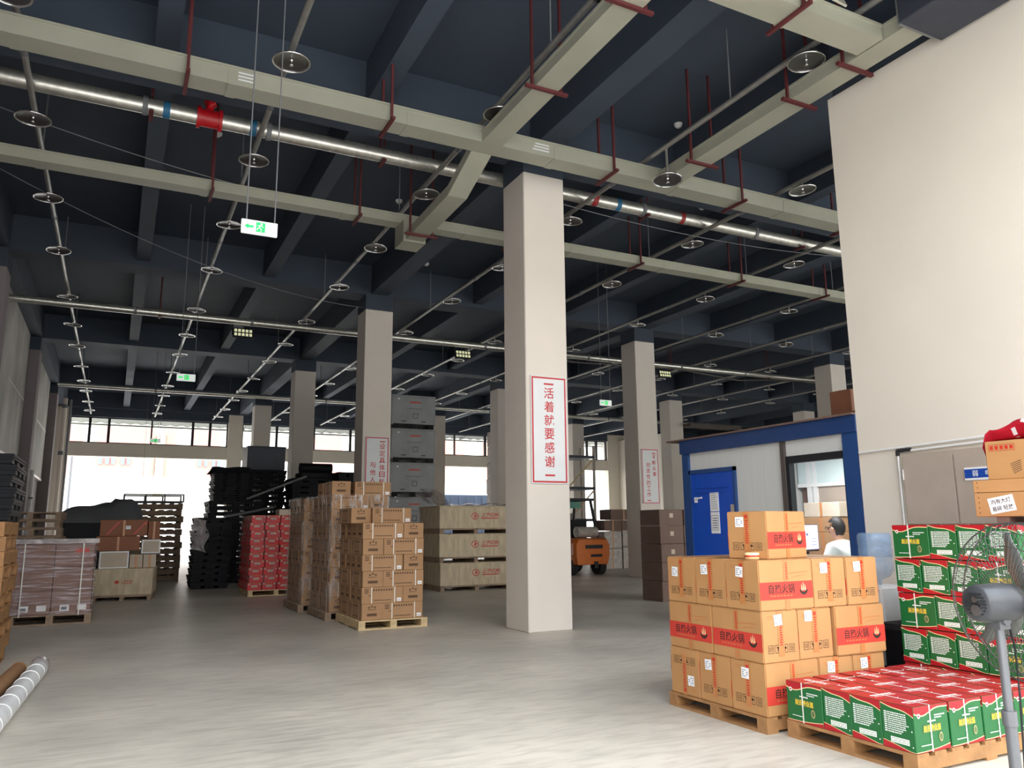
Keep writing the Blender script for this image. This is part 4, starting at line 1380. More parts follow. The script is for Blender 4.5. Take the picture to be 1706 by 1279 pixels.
# seated clerk, facing +Y (towards the monitor); local origin at the seat's floor point
V = [(0, 0, 0.56), (0, 0.02, 0.72), (0, 0.05, 0.9), (0, 0.08, 1.06), (0, 0.1, 1.12), (0, 0.125, 1.2), (0, 0.14, 1.29), (0, 0.135, 1.35)]
E_ = [(i, i + 1) for i in range(7)]
RD = [0.15, (0.15, 0.11), (0.16, 0.11), (0.1, 0.08), 0.055, (0.075, 0.085), (0.082, 0.1), (0.06, 0.07)]
for s_ in (-1, 1):
    k = len(V)
    V += [(s_ * 0.17, 0.07, 1.03), (s_ * 0.23, 0.14, 0.83), (s_ * 0.2, 0.36, 0.79), (s_ * 0.17, 0.42, 0.785), (s_ * 0.165, 0.46, 0.785)]
    E_ += [(3, k), (k, k + 1), (k + 1, k + 2), (k + 2, k + 3), (k + 3, k + 4)]
    RD += [0.062, 0.046, 0.032, 0.034, 0.03]
    hk = k + 4
    for f_ in range(5):
        q = len(V)
        if f_ == 4:
            base, tip = (s_ * 0.165 - s_ * 0.045, 0.44, 0.785), (s_ * 0.165 - s_ * 0.07, 0.475, 0.775)
            V += [base, tip]
            E_ += [(k + 3, q), (q, q + 1)]
        else:
            off = (f_ - 1.5) * 0.02
            ln = [0.055, 0.068, 0.064, 0.048][f_]
            V += [(s_ * 0.165 + off, 0.49, 0.79), (s_ * 0.165 + off, 0.49 + ln, 0.77)]
            E_ += [(hk, q), (q, q + 1)]
        RD += [0.01, 0.008]
    k = len(V)
    V += [(s_ * 0.1, 0.05, 0.54), (s_ * 0.13, 0.45, 0.54), (s_ * 0.13, 0.47, 0.1), (s_ * 0.13, 0.6, 0.05)]
    E_ += [(0, k), (k, k + 1), (k + 1, k + 2), (k + 2, k + 3)]
    RD += [0.09, 0.065, 0.045, 0.04]
pr_me = skin_mesh('person', V, E_, RD, 'skin', 1)
pe = thing('person', 'person in white shirt and glasses seated at office computer, seen from behind', 'person', pr_me, (8.22, 7.02, 0), 8)
V2 = [(0, -0.005, 0.56), (0, 0.012, 0.72), (0, 0.04, 0.9), (0, 0.07, 1.05), (0, 0.09, 1.115)]
E2 = [(0, 1), (1, 2), (2, 3), (3, 4)]
R2 = [0.18, (0.2, 0.16), (0.22, 0.16), (0.15, 0.13), 0.07]
for s_ in (-1, 1):
    k = len(V2)
    V2 += [(s_ * 0.2, 0.065, 1.02), (s_ * 0.25, 0.14, 0.82)]
    E2 += [(3, k), (k, k + 1)]
    R2 += [0.1, 0.075]
obj('shirt', skin_mesh('shirt', V2, E2, R2, 'shirt', 2), pe)
V3 = [(0, 0, 0.55)]
E3, R3 = [], [0.165]
for s_ in (-1, 1):
    k = len(V3)
    V3 += [(s_ * 0.1, 0.05, 0.54), (s_ * 0.13, 0.45, 0.54), (s_ * 0.13, 0.47, 0.12)]
    E3 += [(0, k), (k, k + 1), (k + 1, k + 2)]
    R3 += [0.1, 0.08, 0.06]
obj('trousers', skin_mesh('trousers', V3, E3, R3, 'trousers', 1), pe)
hb = bmesh.new()
bmesh.ops.create_uvsphere(hb, u_segments=20, v_segments=14, radius=1)
for v in list(hb.verts):
    if v.co.y > 0.25 and v.co.z < 0.4 or v.co.z < -0.93 or (v.co.y > -0.1 and v.co.z < -0.35):
        hb.verts.remove(v)
for v in hb.verts:
    v.co = (v.co.x * 0.096, v.co.y * 0.114 + 0.128, v.co.z * 0.135 + 1.285)
for f in hb.faces:
    f.smooth = True
hm = bpy.data.meshes.new('hair')
hb.to_mesh(hm)
hb.free()
hm.materials.append(MATS['hair'])
obj('hair', hm, pe)
gl = MB()
for s_ in (-1, 1):
    gl.tube([(s_ * 0.036 + 0.028 * math.cos(a), 0.25, 1.275 + 0.02 * math.sin(a)) for a in [k * math.pi / 6 for k in range(12)]], 0.003, 4, 0, True)
    gl.tube([(s_ * 0.065, 0.25, 1.28), (s_ * 0.088, 0.14, 1.285)], 0.003, 4)
obj('glasses', gl.mesh('glasses', ['black_frame']), pe)
fc = MB()
fc.lathe([(0, 0.03), (0.012, 0.02), (0.016, 0.0), (0, -0.01)], 8, 0, T(0, 0.238, 1.255) @ RX(-20))
for s_ in (-1, 1):
    fc.lathe([(0, 0.012), (0.02, 0.008), (0.026, 0), (0.0, -0.008)], 10, 0, T(s_ * 0.088, 0.13, 1.265) @ RY(90 * s_))
obj('nose_and_ears', fc.mesh('nose_and_ears', ['skin']), pe)
obj('eyes', MB().lathe([(0, 0.012), (0.012, 0)], 8, 0, T(-0.034, 0.222, 1.275) @ RX(-90)).lathe([(0, 0.012), (0.012, 0)], 8, 0, T(0.034, 0.222, 1.275) @ RX(-90)).mesh('eyes', ['black_frame']), pe)
obj('mouth', MB().box(-0.022, 0.022, 0.228, 0.234, 1.212, 1.218).mesh('mouth', ['carton_red_brown']), pe)

lf_ = thing('ceiling_lamp', 'fluorescent tube lamp on the office ceiling', 'lamp', None, (8.0, 7.0, 2.325))
obj('housing', MB().box(-0.08, 0.08, -0.6, 0.6, 0.03, 0.07).mesh('housing', ['white_plastic']), lf_)
obj('tube', MB().cyl((0, -0.58, 0.01), (0, 0.58, 0.01), 0.018).mesh('tube', ['lamp_glow']), lf_)
ll = bpy.data.lights.new('office_tube_light', 'AREA')
ll.shape = 'RECTANGLE'
ll.size, ll.size_y = 0.12, 1.15
ll.energy = 40
lo = bpy.data.objects.new('office_tube_light', ll)
col.objects.link(lo)
lo.parent = lf_
lo.location = (0, 0, -0.02)

# on the office roof
t = thing('roof_carton', 'brown carton lying on the office roof beside white wall', 'carton', cbox('roofc', 0.5, 0.3, 0.46, 0.006, 'carton_red_brown'), (8.12, 6.66, 2.482), 4)
obj('tape', MB().quad(T(0, 0, 0.4615), -0.25, 0.25, -0.025, 0.025).mesh('tape', ['tape']), t)
t = thing('folded_carton', 'flattened dusty carton lying on the office roof edge', 'carton', cbox('flatc', 0.3, 0.3, 0.05, 0.01, 'carton_brown'), (7.3, 6.2, 2.482), 25)
obj('flap', MB().add([(-0.15, -0.15, 0.05), (0.15, -0.15, 0.05), (0.15, -0.24, 0.1), (-0.15, -0.24, 0.1)], [(0, 1, 2, 3), (3, 2, 1, 0)]).mesh('flap', ['carton_brown']), t)
t = thing('wall_canopy', 'flat metal canopy fixed to the column behind the office', 'canopy', None, (20.12, 24.6, 0))
obj('roof_sheet', MB().box(0, 2.6, -0.4, 0.4, 5.2, 5.3).mesh('roof_sheet', ['alu_dark']), t)
obj('front_rail', MB().box(-0.05, 2.6, -0.44, -0.4, 5.12, 5.3).mesh('front_rail', ['alu_dark']), t)

# on the white wall: cabinet, sign, conduits, socket
cbt = thing('wall_cabinet', 'beige electrical wall cabinet with two doors behind green cartons', 'cabinet', None, (6.9, 4.6, 1.3))
obj('frame', MB().box(-0.05, 0, -0.55, 0.52, 0, 0.69).mesh('frame', ['cabinet_grey']), cbt)
for k, (y0, y1) in enumerate(((-0.01, 0.5), (-0.53, -0.03))):
    d_ = obj('door', MB().box(-0.07, -0.05, y0, y1, 0.02, 0.66).mesh('door', ['cabinet_grey']), cbt)
    obj('hinge', MB().cyl((-0.075, (y1 if k == 0 else y0), 0.44), (-0.075, (y1 if k == 0 else y0), 0.54), 0.008, n=8).mesh('hinge', ['chrome']), d_)
sg = thing('room_sign', 'small blue and white sign with two characters on the cabinet', 'sign', None, (6.825, 4.36, 1.7))
obj('plate', MB().box(-0.004, 0.004, -0.2, 0.12, 0, 0.115, 0).mesh('plate', ['sign_white']), sg)
SF = T(-0.0052, -0.04, 0) @ RZ(-90) @ RX(90)
obj('blue_field', MB().quad(SF, -0.158, 0.158, 0.02, 0.098).mesh('blue_field', ['sign_blue']), sg)
for ch_, u_ in (('弱', -0.06), ('电', 0.06)):
    obj('character', MB().text(T(-0.006, -0.04, 0) @ RZ(-90) @ RX(90), ch_, 0.052, u_, 0.059, 0, 0.052).mesh('character', ['sign_white']), sg)
cp = thing('conduit', 'thin white conduit pair running along the white wall', 'conduit', None, (6.87, 0, 0))
obj('tube', MB().cyl((0, 1.75, 2.145), (0, 5.62, 2.05), 0.012, n=8).mesh('tube', ['white_plastic']), cp)
obj('tube', MB().cyl((0, 1.75, 2.095), (0, 5.1, 2.02), 0.012, n=8).mesh('tube', ['white_plastic']), cp)
obj('black_elbow', MB().cyl((-0.005, 5.02, 2.03), (-0.005, 5.17, 2.03), 0.018, n=8).cyl((-0.005, 5.17, 2.035), (-0.005, 5.17, 1.98), 0.018, n=8).mesh('black_elbow', ['rubber']), cp)
obj('tube', MB().cyl((0, 5.17, 2.0), (0, 5.17, 1.0), 0.012, n=8).mesh('tube', ['white_plastic']), cp)
sk = thing('wall_socket', 'white wall socket with black plug beside the green cartons', 'socket', cbox('sock', 0.012, 0.09, 0.09, 0.003, 'white_plastic'), (6.893, 5.12, 1.0))
obj('plug', MB().cyl((-0.05, 0, 0.05), (-0.006, 0, 0.05), 0.03, n=12).mesh('plug', ['rubber']), sk)
obj('cord', MB().tube([(-0.05, 0, 0.05), (-0.08, -0.02, -0.1), (-0.06, -0.04, -0.35), (-0.12, -0.05, -0.7), (-0.15, -0.05, -0.98)], 0.006, 6).mesh('cord', ['rubber']), sk)

# water dispenser, bottles, black cabinet
wdp = thing('water_dispenser', 'white water dispenser standing behind the hotpot cartons', 'water dispenser', None, (5.81, 4.68, 0), 0)
obj('body', cbox('wdbody', 0.3, 0.3, 0.82, 0.02, 'white_plastic', 2), wdp)
obj('tap', MB().box(-0.19, -0.15, -0.06, -0.03, 0.62, 0.66).box(-0.19, -0.15, 0.03, 0.06, 0.62, 0.66).mesh('tap', ['valve_red']), wdp)
obj('drip_tray', MB().box(-0.22, -0.15, -0.1, 0.1, 0.42, 0.44).mesh('drip_tray', ['rod_grey']), wdp)
bot = [(0.0, 0.0), (0.12, 0.0), (0.135, 0.02), (0.135, 0.1), (0.128, 0.115), (0.135, 0.13), (0.135, 0.21), (0.128, 0.225), (0.135, 0.24), (0.135, 0.31), (0.1, 0.36), (0.035, 0.39), (0.03, 0.43), (0, 0.43)]
botm = MB().lathe(bot, 26).mesh('water_bottle', ['water_plastic'])
wat = MB().lathe([(0, 0.01), (0.115, 0.01), (0.128, 0.025), (0.128, 0.2), (0, 0.2)], 22).mesh('water', ['water'])
capm = MB().lathe([(0, 0.44), (0.034, 0.44), (0.036, 0.4), (0.0, 0.4)], 14).mesh('cap', ['sign_blue'])
b1 = thing('water_bottle', 'large clear blue water bottle upturned on the dispenser', 'water bottle', botm, (5.81, 4.68, 1.25), 0, 'large water bottles')
b1.rotation_euler = (R(180), 0, 0)
obj('water', wat, b1)
bc = thing('black_cabinet', 'low black cabinet between hotpot cartons and green stack', 'cabinet', None, (5.75, 4.28, 0), 0)
obj('body', cbox('blackcab', 0.6, 0.34, 0.56, 0.015, 'rubber', 2), bc)
obj('door', cbox('blackcabd', 0.02, 0.3, 0.48, 0.005, 'black_plastic'), bc, (-0.31, 0, 0.04))
obj('handle', MB().box(-0.34, -0.32, 0.08, 0.1, 0.25, 0.35).mesh('handle', ['rod_grey']), bc)
b2 = thing('water_bottle', 'clear water bottle standing on the black cabinet', 'water bottle', botm, (5.85, 4.3, 0.562), 0, 'large water bottles')
obj('cap', capm, b2)
obj('water', wat, b2)

# ================================================================== BROWN STRAPPED CARTON PALLETS
BL, BW, BH = 0.572, 0.284, 0.21


def brown_meshes():
    prs = []
    for sd in ('front', 'back'):
        pr = MB()
        F = face(sd, BL, BW, BH)
        for k in range(3):
            pr.quad(F, -0.25, -0.19, 0.178 - k * 0.022, 0.19 - k * 0.022, 0)
        for k in range(8):
            pr.quad(F, -0.13 + k * 0.035, -0.108 + k * 0.035, 0.162, 0.184, 0)
        pr.quad(F, -0.12, 0.12, 0.035, 0.045, 0).quad(F, -0.2, -0.15, 0.1, 0.108, 0)
        prs.append(pr.mesh('print', ['ink_brown']))
    for sd in ('left', 'right'):
        pr = MB()
        F = face(sd, BL, BW, BH)
        for k in range(3):
            pr.quad(F, -0.055 + k * 0.04, -0.03 + k * 0.04, 0.15 + 0.014 * (k == 1), 0.172 + 0.014 * (k == 1), 0)
        pr.quad(F, -0.06, 0.055, 0.128, 0.135, 0).quad(F, -0.07, 0.065, 0.05, 0.085, 0)
        prs.append(pr.mesh('print', ['ink_brown']))
    sts = []
    for x in (-0.15, 0.17):
        st = MB()
        ring = [(-BW / 2 - 0.002, 0), (-BW / 2 - 0.002, BH + 0.002), (BW / 2 + 0.002, BH + 0.002), (BW / 2 + 0.002, 0)]
        for (ya, za), (yb, zb) in zip(ring[:-1], ring[1:]):
            st.add([(x - 0.006, ya, za), (x + 0.006, ya, za), (x + 0.006, yb, zb), (x - 0.006, yb, zb)], [(0, 1, 2, 3)])
        sts.append(st.mesh('strap', ['strap']))
    lb = MB().quad(face('front', BL, BW, BH, 0.0026), 0.2, 0.262, 0.018, 0.062, 0).quad(face('front', BL, BW, BH, 0.0032), 0.208, 0.25, 0.034, 0.04, 1)
    return cbox('brownbody', BL, BW, BH, 0.004, 'carton_brown'), prs, sts, lb.mesh('shipping_label', ['paper', 'paper_ink'])


BB, BP, BS, BLB = brown_meshes()


def brown_carton(label, x, y, z, rz, group, full=True):
    t = thing('strapped_carton', label, 'carton', BB, (x, y, z), rz, group)
    for q_ in BP:
        obj('print', q_, t)
    for q_ in BS:
        obj('strap', q_, t)
    if full:
        obj('shipping_label', BLB, t)
    return t


def brown_stack(x0, y0, layers, who, group, keep, dx=0.0):
    """keep(n, part, k): which cartons of the stack can be seen"""
    for n in range(layers):
        z = 0.122 + n * (BH + 0.002)
        A = n % 2 == 1
        xs = x0 + (0 if A else BW + 0.006)
        for k in range(4):      # long sides to the front
            if keep(n, 'long', k, A):
                brown_carton('strapped carton of %s, %s layer up, long side front, %s row deep' % (who, ORD[n + 1], ORD[k + 1]), xs + BL / 2 + jit(0.006), y0 + BW / 2 + k * (BW + 0.003) + (jit(0.006) if k == 0 else 0), z, jit(0.8), group)
        xs = x0 + (BL + 0.006 if A else 0)
        for k in range(2):
            if keep(n, 'end', k, A):
                brown_carton('strapped carton of %s, %s layer up, end to the front, %s row deep' % (who, ORD[n + 1], ORD[k + 1]), xs + BW / 2 + jit(0.006), y0 + BL / 2 + k * (BL + 0.004), z, 90 + jit(0.8), group)


G1 = 'strapped cartons on the front pallet'
pallet('wooden pallet under the nearest strapped carton stack', 3.46, 11.04, 90, 1.2, 0.96, 0.12, 'wood_pale', 9)
brown_stack(3.02, 10.47, 6, 'nearest stack', G1, lambda n, p_, k, A: n == 5 or k == 0 or (p_ == 'end' and not A) or (p_ == 'long' and A) or True)
zt1 = 0.122 + 6 * (BH + 0.002)
brown_carton('strapped carton on top of nearest stack, long side front, rightmost', 3.52, 10.92, zt1, 1, G1)
brown_carton('strapped carton on top of nearest stack, end to front', 3.08, 11.12, zt1, 92, G1)
brown_carton('strapped carton on top of nearest stack, behind the front two', 3.5, 11.3, zt1, -1, G1)
pallet('wooden pallet under the second strapped carton stack', 3.34, 12.33, 90, 1.16, 0.98, 0.12, 'wood_grey', 9)
brown_stack(2.9, 11.76, 8, 'wrapped second stack', 'strapped cartons on the second pallet', lambda n, p_, k, A: n >= 6 or (p_ == 'end' and not A) or (p_ == 'long' and A) or (k == 0 and n > 4))
zt2 = 0.122 + 8 * (BH + 0.002)
for (x, y, rz, lab) in ((3.05, 12.05, 88, 'left one'), (3.55, 11.98, 1, 'right one'), (3.2, 12.6, 3, 'rear one')):
    brown_carton('strapped carton lying loose on top of second stack, ' + lab, x, y, zt2, rz, 'strapped cartons on the second pallet')
pallet('wooden pallet under the third strapped carton stack', 3.24, 13.75, 90, 1.18, 0.98, 0.12, 'wood_grey', 9)
brown_stack(2.8, 13.18, 8, 'wrapped third stack', 'strapped cartons on the third pallet', lambda n, p_, k, A: n >= 7 or (p_ == 'end' and not A) or (p_ == 'long' and A))


def wrap_shell(label, x0, x1, y0, y1, z0, z1, m, top=True):
    b = MB()
    N_, K = 40, 14
    per = []
    for i in range(N_):
        u = i / N_ * 4
        s_, f = int(u), u - int(u)
        c = [(x0, y0), (x1, y0), (x1, y1), (x0, y1)]
        a, d = c[s_], c[(s_ + 1) % 4]
        per.append((a[0] + (d[0] - a[0]) * f, a[1] + (d[1] - a[1]) * f))
    cx, cy = (x0 + x1) / 2, (y0 + y1) / 2
    v = []
    for k in range(K + 1):
        z = z0 + (z1 - z0) * k / K
        for (x, y) in per:
            q = 1 + random.uniform(0, 0.014)
            v.append((cx + (x - cx) * q, cy + (y - cy) * q, z))
    f = [(k * N_ + i, k * N_ + (i + 1) % N_, (k + 1) * N_ + (i + 1) % N_, (k + 1) * N_ + i) for k in range(K) for i in range(N_)]
    b.add([(p_[0] - cx, p_[1] - cy, p_[2] - z0) for p_ in v], f, 0, None, True)
    return thing('stretch_wrap', label, 'plastic wrap', b.mesh('stretch_wrap', [m]), (cx, cy, z0))


wrap_shell('clear shiny stretch wrap around the second carton stack', 2.875, 3.8, 11.735, 12.94, 0.125, 1.83, 'film_vertical')
wrap_shell('clear shiny stretch wrap around the third carton stack', 2.775, 3.7, 13.155, 14.36, 0.125, 1.84, 'film_vertical')

# ================================================================== RED BOX PALLET
RL, RW, RH = 0.3, 0.27, 0.146
rb = cbox('redbody', RL, RW, RH, 0.003, 'red_box')
rpm = MB()
for sd in ('front', 'back', 'left', 'right'):
    F = face(sd, RL, RW, RH, 0.0015)
    rpm.quad(F, -0.06, 0.06, 0.055, 0.1, 0).quad(F, -0.12, -0.08, 0.1, 0.13, 0).quad(F, 0.09, 0.125, 0.1, 0.128, 0)
    rpm.quad(F, -0.13, 0.13, RH - 0.012, RH - 0.002, 1)
rpm = rpm.mesh('print', ['carton_beige', 'red_box_lid'])
pallet('wooden pallet under the red boxes', 3.05, 17.32, 90, 1.2, 1.1, 0.12, 'wood_pale', 8)
for n in range(10):
    for a in range(4):
        for b_ in range(4):
            if not (a == 0 or b_ == 0 or n == 9) or (n < 9 and a == 3):
                continue
            t = thing('red_box', 'red box on far pallet, %s layer up, %s from aisle, %s row deep' % (ORD[n + 1], ORD[a + 1], ORD[b_ + 1]), 'box', rb, (2.62 + a * 0.29 + (0.05 if n % 2 else 0) * 0.5 + jit(0.008), 16.86 + b_ * 0.31 + jit(0.005), 0.121 + n * (RH + 0.002)), 90 + jit(1.5), 'red boxes on the pallet')
            obj('print', rpm, t)
wrap_shell('thin stretch wrap around the red boxes', 2.46, 3.7, 16.7, 18.0, 0.12, 1.6, 'film_light')
t = thing('white_carton', 'pale flat carton pressed between red boxes and wrapped stack', 'carton', cbox('palec', 0.4, 0.3, 0.12, 0.005, 'carton_beige'), (3.25, 16.95, 1.603), 2)
obj('tape', MB().quad(T(0, 0, 0.1215), -0.2, 0.2, -0.02, 0.02).mesh('tape', ['tape']), t)

# ================================================================== WRAPPED PALLET ON THE LEFT
pallet('wooden pallet under the film wrapped carton block on the left', -0.72, 13.9, 90, 1.08, 1.06, 0.14, 'wood_grey', 8)
wcb = cbox('wcbody', 0.5, 0.5, 0.33, 0.003, 'carton_purple')
wlb = MB().quad(face('front', 0.5, 0.5, 0.33, 0.002), -0.14, -0.02, 0.04, 0.13, 0).quad(face('front', 0.5, 0.5, 0.33, 0.002), 0.08, 0.2, 0.05, 0.13, 0).quad(face('front', 0.5, 0.5, 0.33, 0.0026), -0.12, -0.05, 0.06, 0.1, 1).mesh('shipping_label', ['paper', 'paper_ink'])
for n in range(3):
    for a in range(2):
        for b_ in range(2):
            t = thing('wrapped_carton', 'carton inside the left wrapped block, %s layer up, %s, %s' % (ORD[n + 1], ['left', 'right'][a], ['front', 'back'][b_]), 'carton', wcb, (-0.975 + a * 0.51, 13.65 + b_ * 0.51, 0.142 + n * 0.334), 0, 'cartons of the left wrapped block')
            if n == 0:
                obj('shipping_label', wlb, t)
            if a == 1 and n == 2:
                obj('pink_print', MB().quad(face('front', 0.5, 0.5, 0.33, 0.002), 0.0, 0.18, 0.2, 0.26).mesh('pink_print', ['band_red']), t)
wrap_shell('glossy stretch wrap around the left carton block', -1.245, -0.195, 13.375, 14.43, 0.13, 1.16, 'film')
ls = thing('lid_sheet', 'black plastic lid sheet covering the left wrapped block', 'lid', cbox('lidsheet', 1.08, 1.08, 0.04, 0.01, 'dark_cover'), (-0.72, 13.9, 1.165))
obj('film_edge', MB().box(-0.52, 0.56, -0.56, -0.53, -0.02, 0.045).mesh('film_edge', ['loose_film']), ls)
for x in (-1.1, -0.36):
    thing('packing_strap', 'white packing strap down the left wrapped block, ' + ('left one' if x < -1 else 'right one'), 'strap', MB().box(-0.008, 0.008, 0.0, 0.004, 0.12, 1.2).mesh('packing_strap', ['strap']), (x, 13.35, 0), 0, 'straps on the wrapped block')

# rolls on the floor
t = thing('film_roll', 'long white wrapped roll lying on the floor at left', 'roll', MB().cyl((-0.66, 5.6, 0.075), (-0.52, 8.75, 0.07), 0.075, n=20).mesh('film_roll', ['white_wrap']))
for k in range(8):
    y = 6.0 + k * 0.36
    obj('wrap_tape', MB().cyl((-0.66 + (y - 5.6) * 0.0444, y, 0.075), (-0.66 + (y + 0.02 - 5.6) * 0.0444, y + 0.02, 0.075), 0.0775, n=20).mesh('wrap_tape', ['white_plastic']), t)
obj('crumpled_end', MB().lathe([(0.0, 0.3), (0.05, 0.28), (0.085, 0.2), (0.07, 0.12), (0.085, 0.04), (0.076, 0.0)], 14, 0, T(-0.52, 8.72, 0.078) @ RX(-90) @ RZ(20)).mesh('crumpled_end', ['loose_film']), t)
t = thing('cardboard_tube', 'brown cardboard tube lying beside the white roll', 'tube', MB().cyl((-0.86, 5.8, 0.07), (-0.69, 8.85, 0.065), 0.065, n=20).mesh('cardboard_tube', ['kraft']))
obj('end_cap', MB().cyl((-0.69, 8.84, 0.065), (-0.688, 8.87, 0.065), 0.067, n=20).mesh('end_cap', ['carton_orange']), t)

# ================================================================== LEFT EDGE PALLET TOWER
for n in range(10):
    pallet('wooden pallet in the left edge tower, %s from the floor' % ORD[n + 1], -1.46 + jit(0.015), 9.6 + jit(0.02), 90 * (n % 2) + jit(1.2), 1.1, 1.1, 0.14, 'wood', 6, 0.001 + n * 0.142, 'pallets in the left edge tower')


def black_pallet_mesh(key, L, W, H):
    if key not in MESH:
        b = MB()
        b.box(-L / 2, L / 2, -W / 2, W / 2, H * 0.52, H)
        for i in (-1, 0, 1):
            for j in (-1, 0, 1):
                x, y = i * (L / 2 - 0.11), j * (W / 2 - 0.11)
                b.box(x - 0.1, x + 0.1, y - 0.1, y + 0.1, H * 0.12, H * 0.55)
        b.box(-L / 2 + 0.03, L / 2 - 0.03, -W / 2 + 0.03, W / 2 - 0.03, 0, H * 0.14)
        b.box(-L / 2 - 0.008, L / 2 + 0.008, -W / 2 - 0.008, W / 2 + 0.008, H * 0.74, H * 0.88)
        MESH[key] = b.mesh(key, ['black_plastic'])
    return MESH[key]


def black_stack(who, x, y, z0, z1, L, W, h=0.145, skip=0.0, rz=0):
    n, z = 0, z0
    while z + h <= z1 + 0.02:
        t = thing('plastic_pallet', 'black plastic pallet in %s, %s layer up' % (who, ORD[n + 1]), 'pallet', black_pallet_mesh('bp%.2f_%.2f_%.3f' % (L, W, h), L, W, h - 0.002), (x + jit(0.025), y + jit(0.025), z + 0.001), rz + jit(1.2), 'black plastic pallets')
        z += h
        n += 1
    return z


black_stack('the pile on the left edge tower', -1.44, 9.6, 1.42, 2.1, 1.1, 1.1, 0.11)
z_ = black_stack('the low front pile beside the red boxes', 2.06, 19.9, 0, 1.62, 0.8, 1.1)
z_ = black_stack('the second pile behind the low one', 2.75, 21.6, 0, 2.02, 1.3, 1.1)
z2 = black_stack('the tall leftmost pile', 2.62, 22.4 - 0.8, 2.03, 2.75, 0.86, 1.0, 0.06)
cv = thing('dark_cover', 'drooping dark cover over the tall leftmost black pile', 'cover', None, (2.62, 21.6, z2 + 0.003))
b = MB()
for k in range(1):
    vs, fs = [], []
    for i in range(15):
        for j in range(11):
            u, v = i / 14 * 2 - 1, j / 10 * 2 - 1
            e2 = max(abs(u), abs(v))
            z = 0.16 - 0.03 * u * u - 0.04 * v * v + 0.025 * math.sin(4 * u + 2 * v) - (0.2 if e2 > 0.98 else 0)
            vs.append((u * 0.52, v * 0.56, max(z, 0.0)))
    for i in range(14):
        for j in range(10):
            fs.append((i * 11 + j, (i + 1) * 11 + j, (i + 1) * 11 + j + 1, i * 11 + j + 1))
    b.add(vs, fs, 0, None, True)
obj('sheet', b.mesh('sheet', ['dark_cover']), cv)
z3 = black_stack('the tall pile under the dark grey box', 3.62, 22.6, 0, 2.95, 1.05, 1.1)
t = thing('dark_box', 'big dark grey box on top of a black pallet pile', 'box', cbox('darkbox', 1.0, 1.0, 0.62, 0.015, 'steel_dark'), (3.62, 22.6, z3 + 0.003))
obj('lid', cbox('darkboxlid', 1.03, 1.03, 0.05, 0.01, 'steel_dark'), t, (0, 0, 0.6))
obj('side_panel', MB().box(-0.504, -0.498, -0.48, 0.48, 0.02, 0.58).mesh('side_panel', ['steel_grey']), t)
z4 = black_stack('the right hand pile behind the wrapped cartons', 4.55, 21.0, 0, 2.6, 1.05, 1.1)
z5 = black_stack('the pile touching the second slogan column', 5.5, 20.6, 0, 2.75, 0.8, 1.1)
rl = thing('black_roll', 'black rolled sheet lying on the right hand black pile', 'roll', MB().cyl((-0.42, 0, 0.13), (0.42, 0, 0.13), 0.13, n=18).mesh('black_roll', ['black_plastic']), (4.66, 20.75, z4 + 0.14))
obj('core', MB().cyl((-0.43, 0, 0.13), (0.43, 0, 0.13), 0.05, n=12).mesh('core', ['dark_cover']), rl)
obj('cradle', cbox('rollcradle', 0.9, 0.7, 0.135, 0.01, 'black_plastic'), rl, (0, 0, -0.136))
lp = thing('leaning_plank', 'long grey plank leaning across the black pallet piles', 'plank', MB().bar((2.3, 18.9, 1.62), (3.55, 20.6, 1.86), 0.14, 0.04).mesh('leaning_plank', ['steel_grey']))
t = thing('leaning_plank', 'grey plank sloping down from the tall black pile', 'plank', MB().bar((3.0, 20.95, 2.08), (4.35, 20.36, 2.64), 0.12, 0.04).mesh('leaning_plank', ['steel_grey']))
tf = thing('loose_wrap', 'torn shiny wrap hanging on the low black pile', 'plastic wrap', None, (1.7, 19.35, 0.9))
b = MB()
vs, fs = [], []
for i in range(8):
    for j in range(14):
        u, v = i / 7, j / 13
        vs.append((-0.12 + 0.35 * u + 0.05 * math.sin(9 * v + u * 3), -0.06 + 0.06 * math.sin(12 * u + 7 * v), v * 0.72 - 0.1 * u))
for i in range(7):
    for j in range(13):
        fs.append((i * 14 + j, (i + 1) * 14 + j, (i + 1) * 14 + j + 1, i * 14 + j + 1))
obj('sheet', b.add(vs, fs, 0, None, True).mesh('sheet', ['loose_film']), tf)

# ================================================================== WOODEN PALLET PILES FURTHER BACK
fpm = far_pallet_mesh('far_pallet', 1.4, 1.1, 0.165, 'wood_grey')
for n in range(12):
    thing('wooden_pallet', 'grey wooden pallet in the tall open pile before the windows, %s up' % ORD[n + 1], 'pallet', fpm, (0.92 + jit(0.03), 23.2 + jit(0.03), 0.001 + n * 0.168), 0 + jit(1.5), 'pallets in the tall open pile')
rk = thing('metal_frame', 'flat purple grey metal frame lying on tall open pallet pile', 'frame', None, (0.92, 23.2, 2.02))
for y in (-0.5, 0.5):
    for z in (0.02, 0.2):
        obj('rail', MB().box(-0.73, 0.73, y - 0.025, y + 0.025, z, z + 0.035).mesh('rail', ['steel_dark']), rk)
    for x in (-0.71, -0.2, 0.25, 0.71):
        obj('upright', MB().box(x - 0.02, x + 0.02, y - 0.02, y + 0.02, 0.03, 0.22).mesh('upright', ['steel_dark']), rk)
for x in (-0.71, 0.71):
    obj('cross_rail', MB().box(x - 0.02, x + 0.02, -0.5, 0.5, 0.02, 0.055).mesh('cross_rail', ['steel_dark']), rk)
fp2 = far_pallet_mesh('far_pallet2', 1.2, 1.0, 0.15, 'wood_grey')
for n in range(11):
    thing('wooden_pallet', 'grey wooden pallet in the pile behind the left wrapped block, %s up' % ORD[n + 1], 'pallet', fp2, (-1.35 + jit(0.04), 17.6 + jit(0.04), 0.001 + n * 0.152), 90 + jit(2), 'pallets in the pile behind the wrapped block')
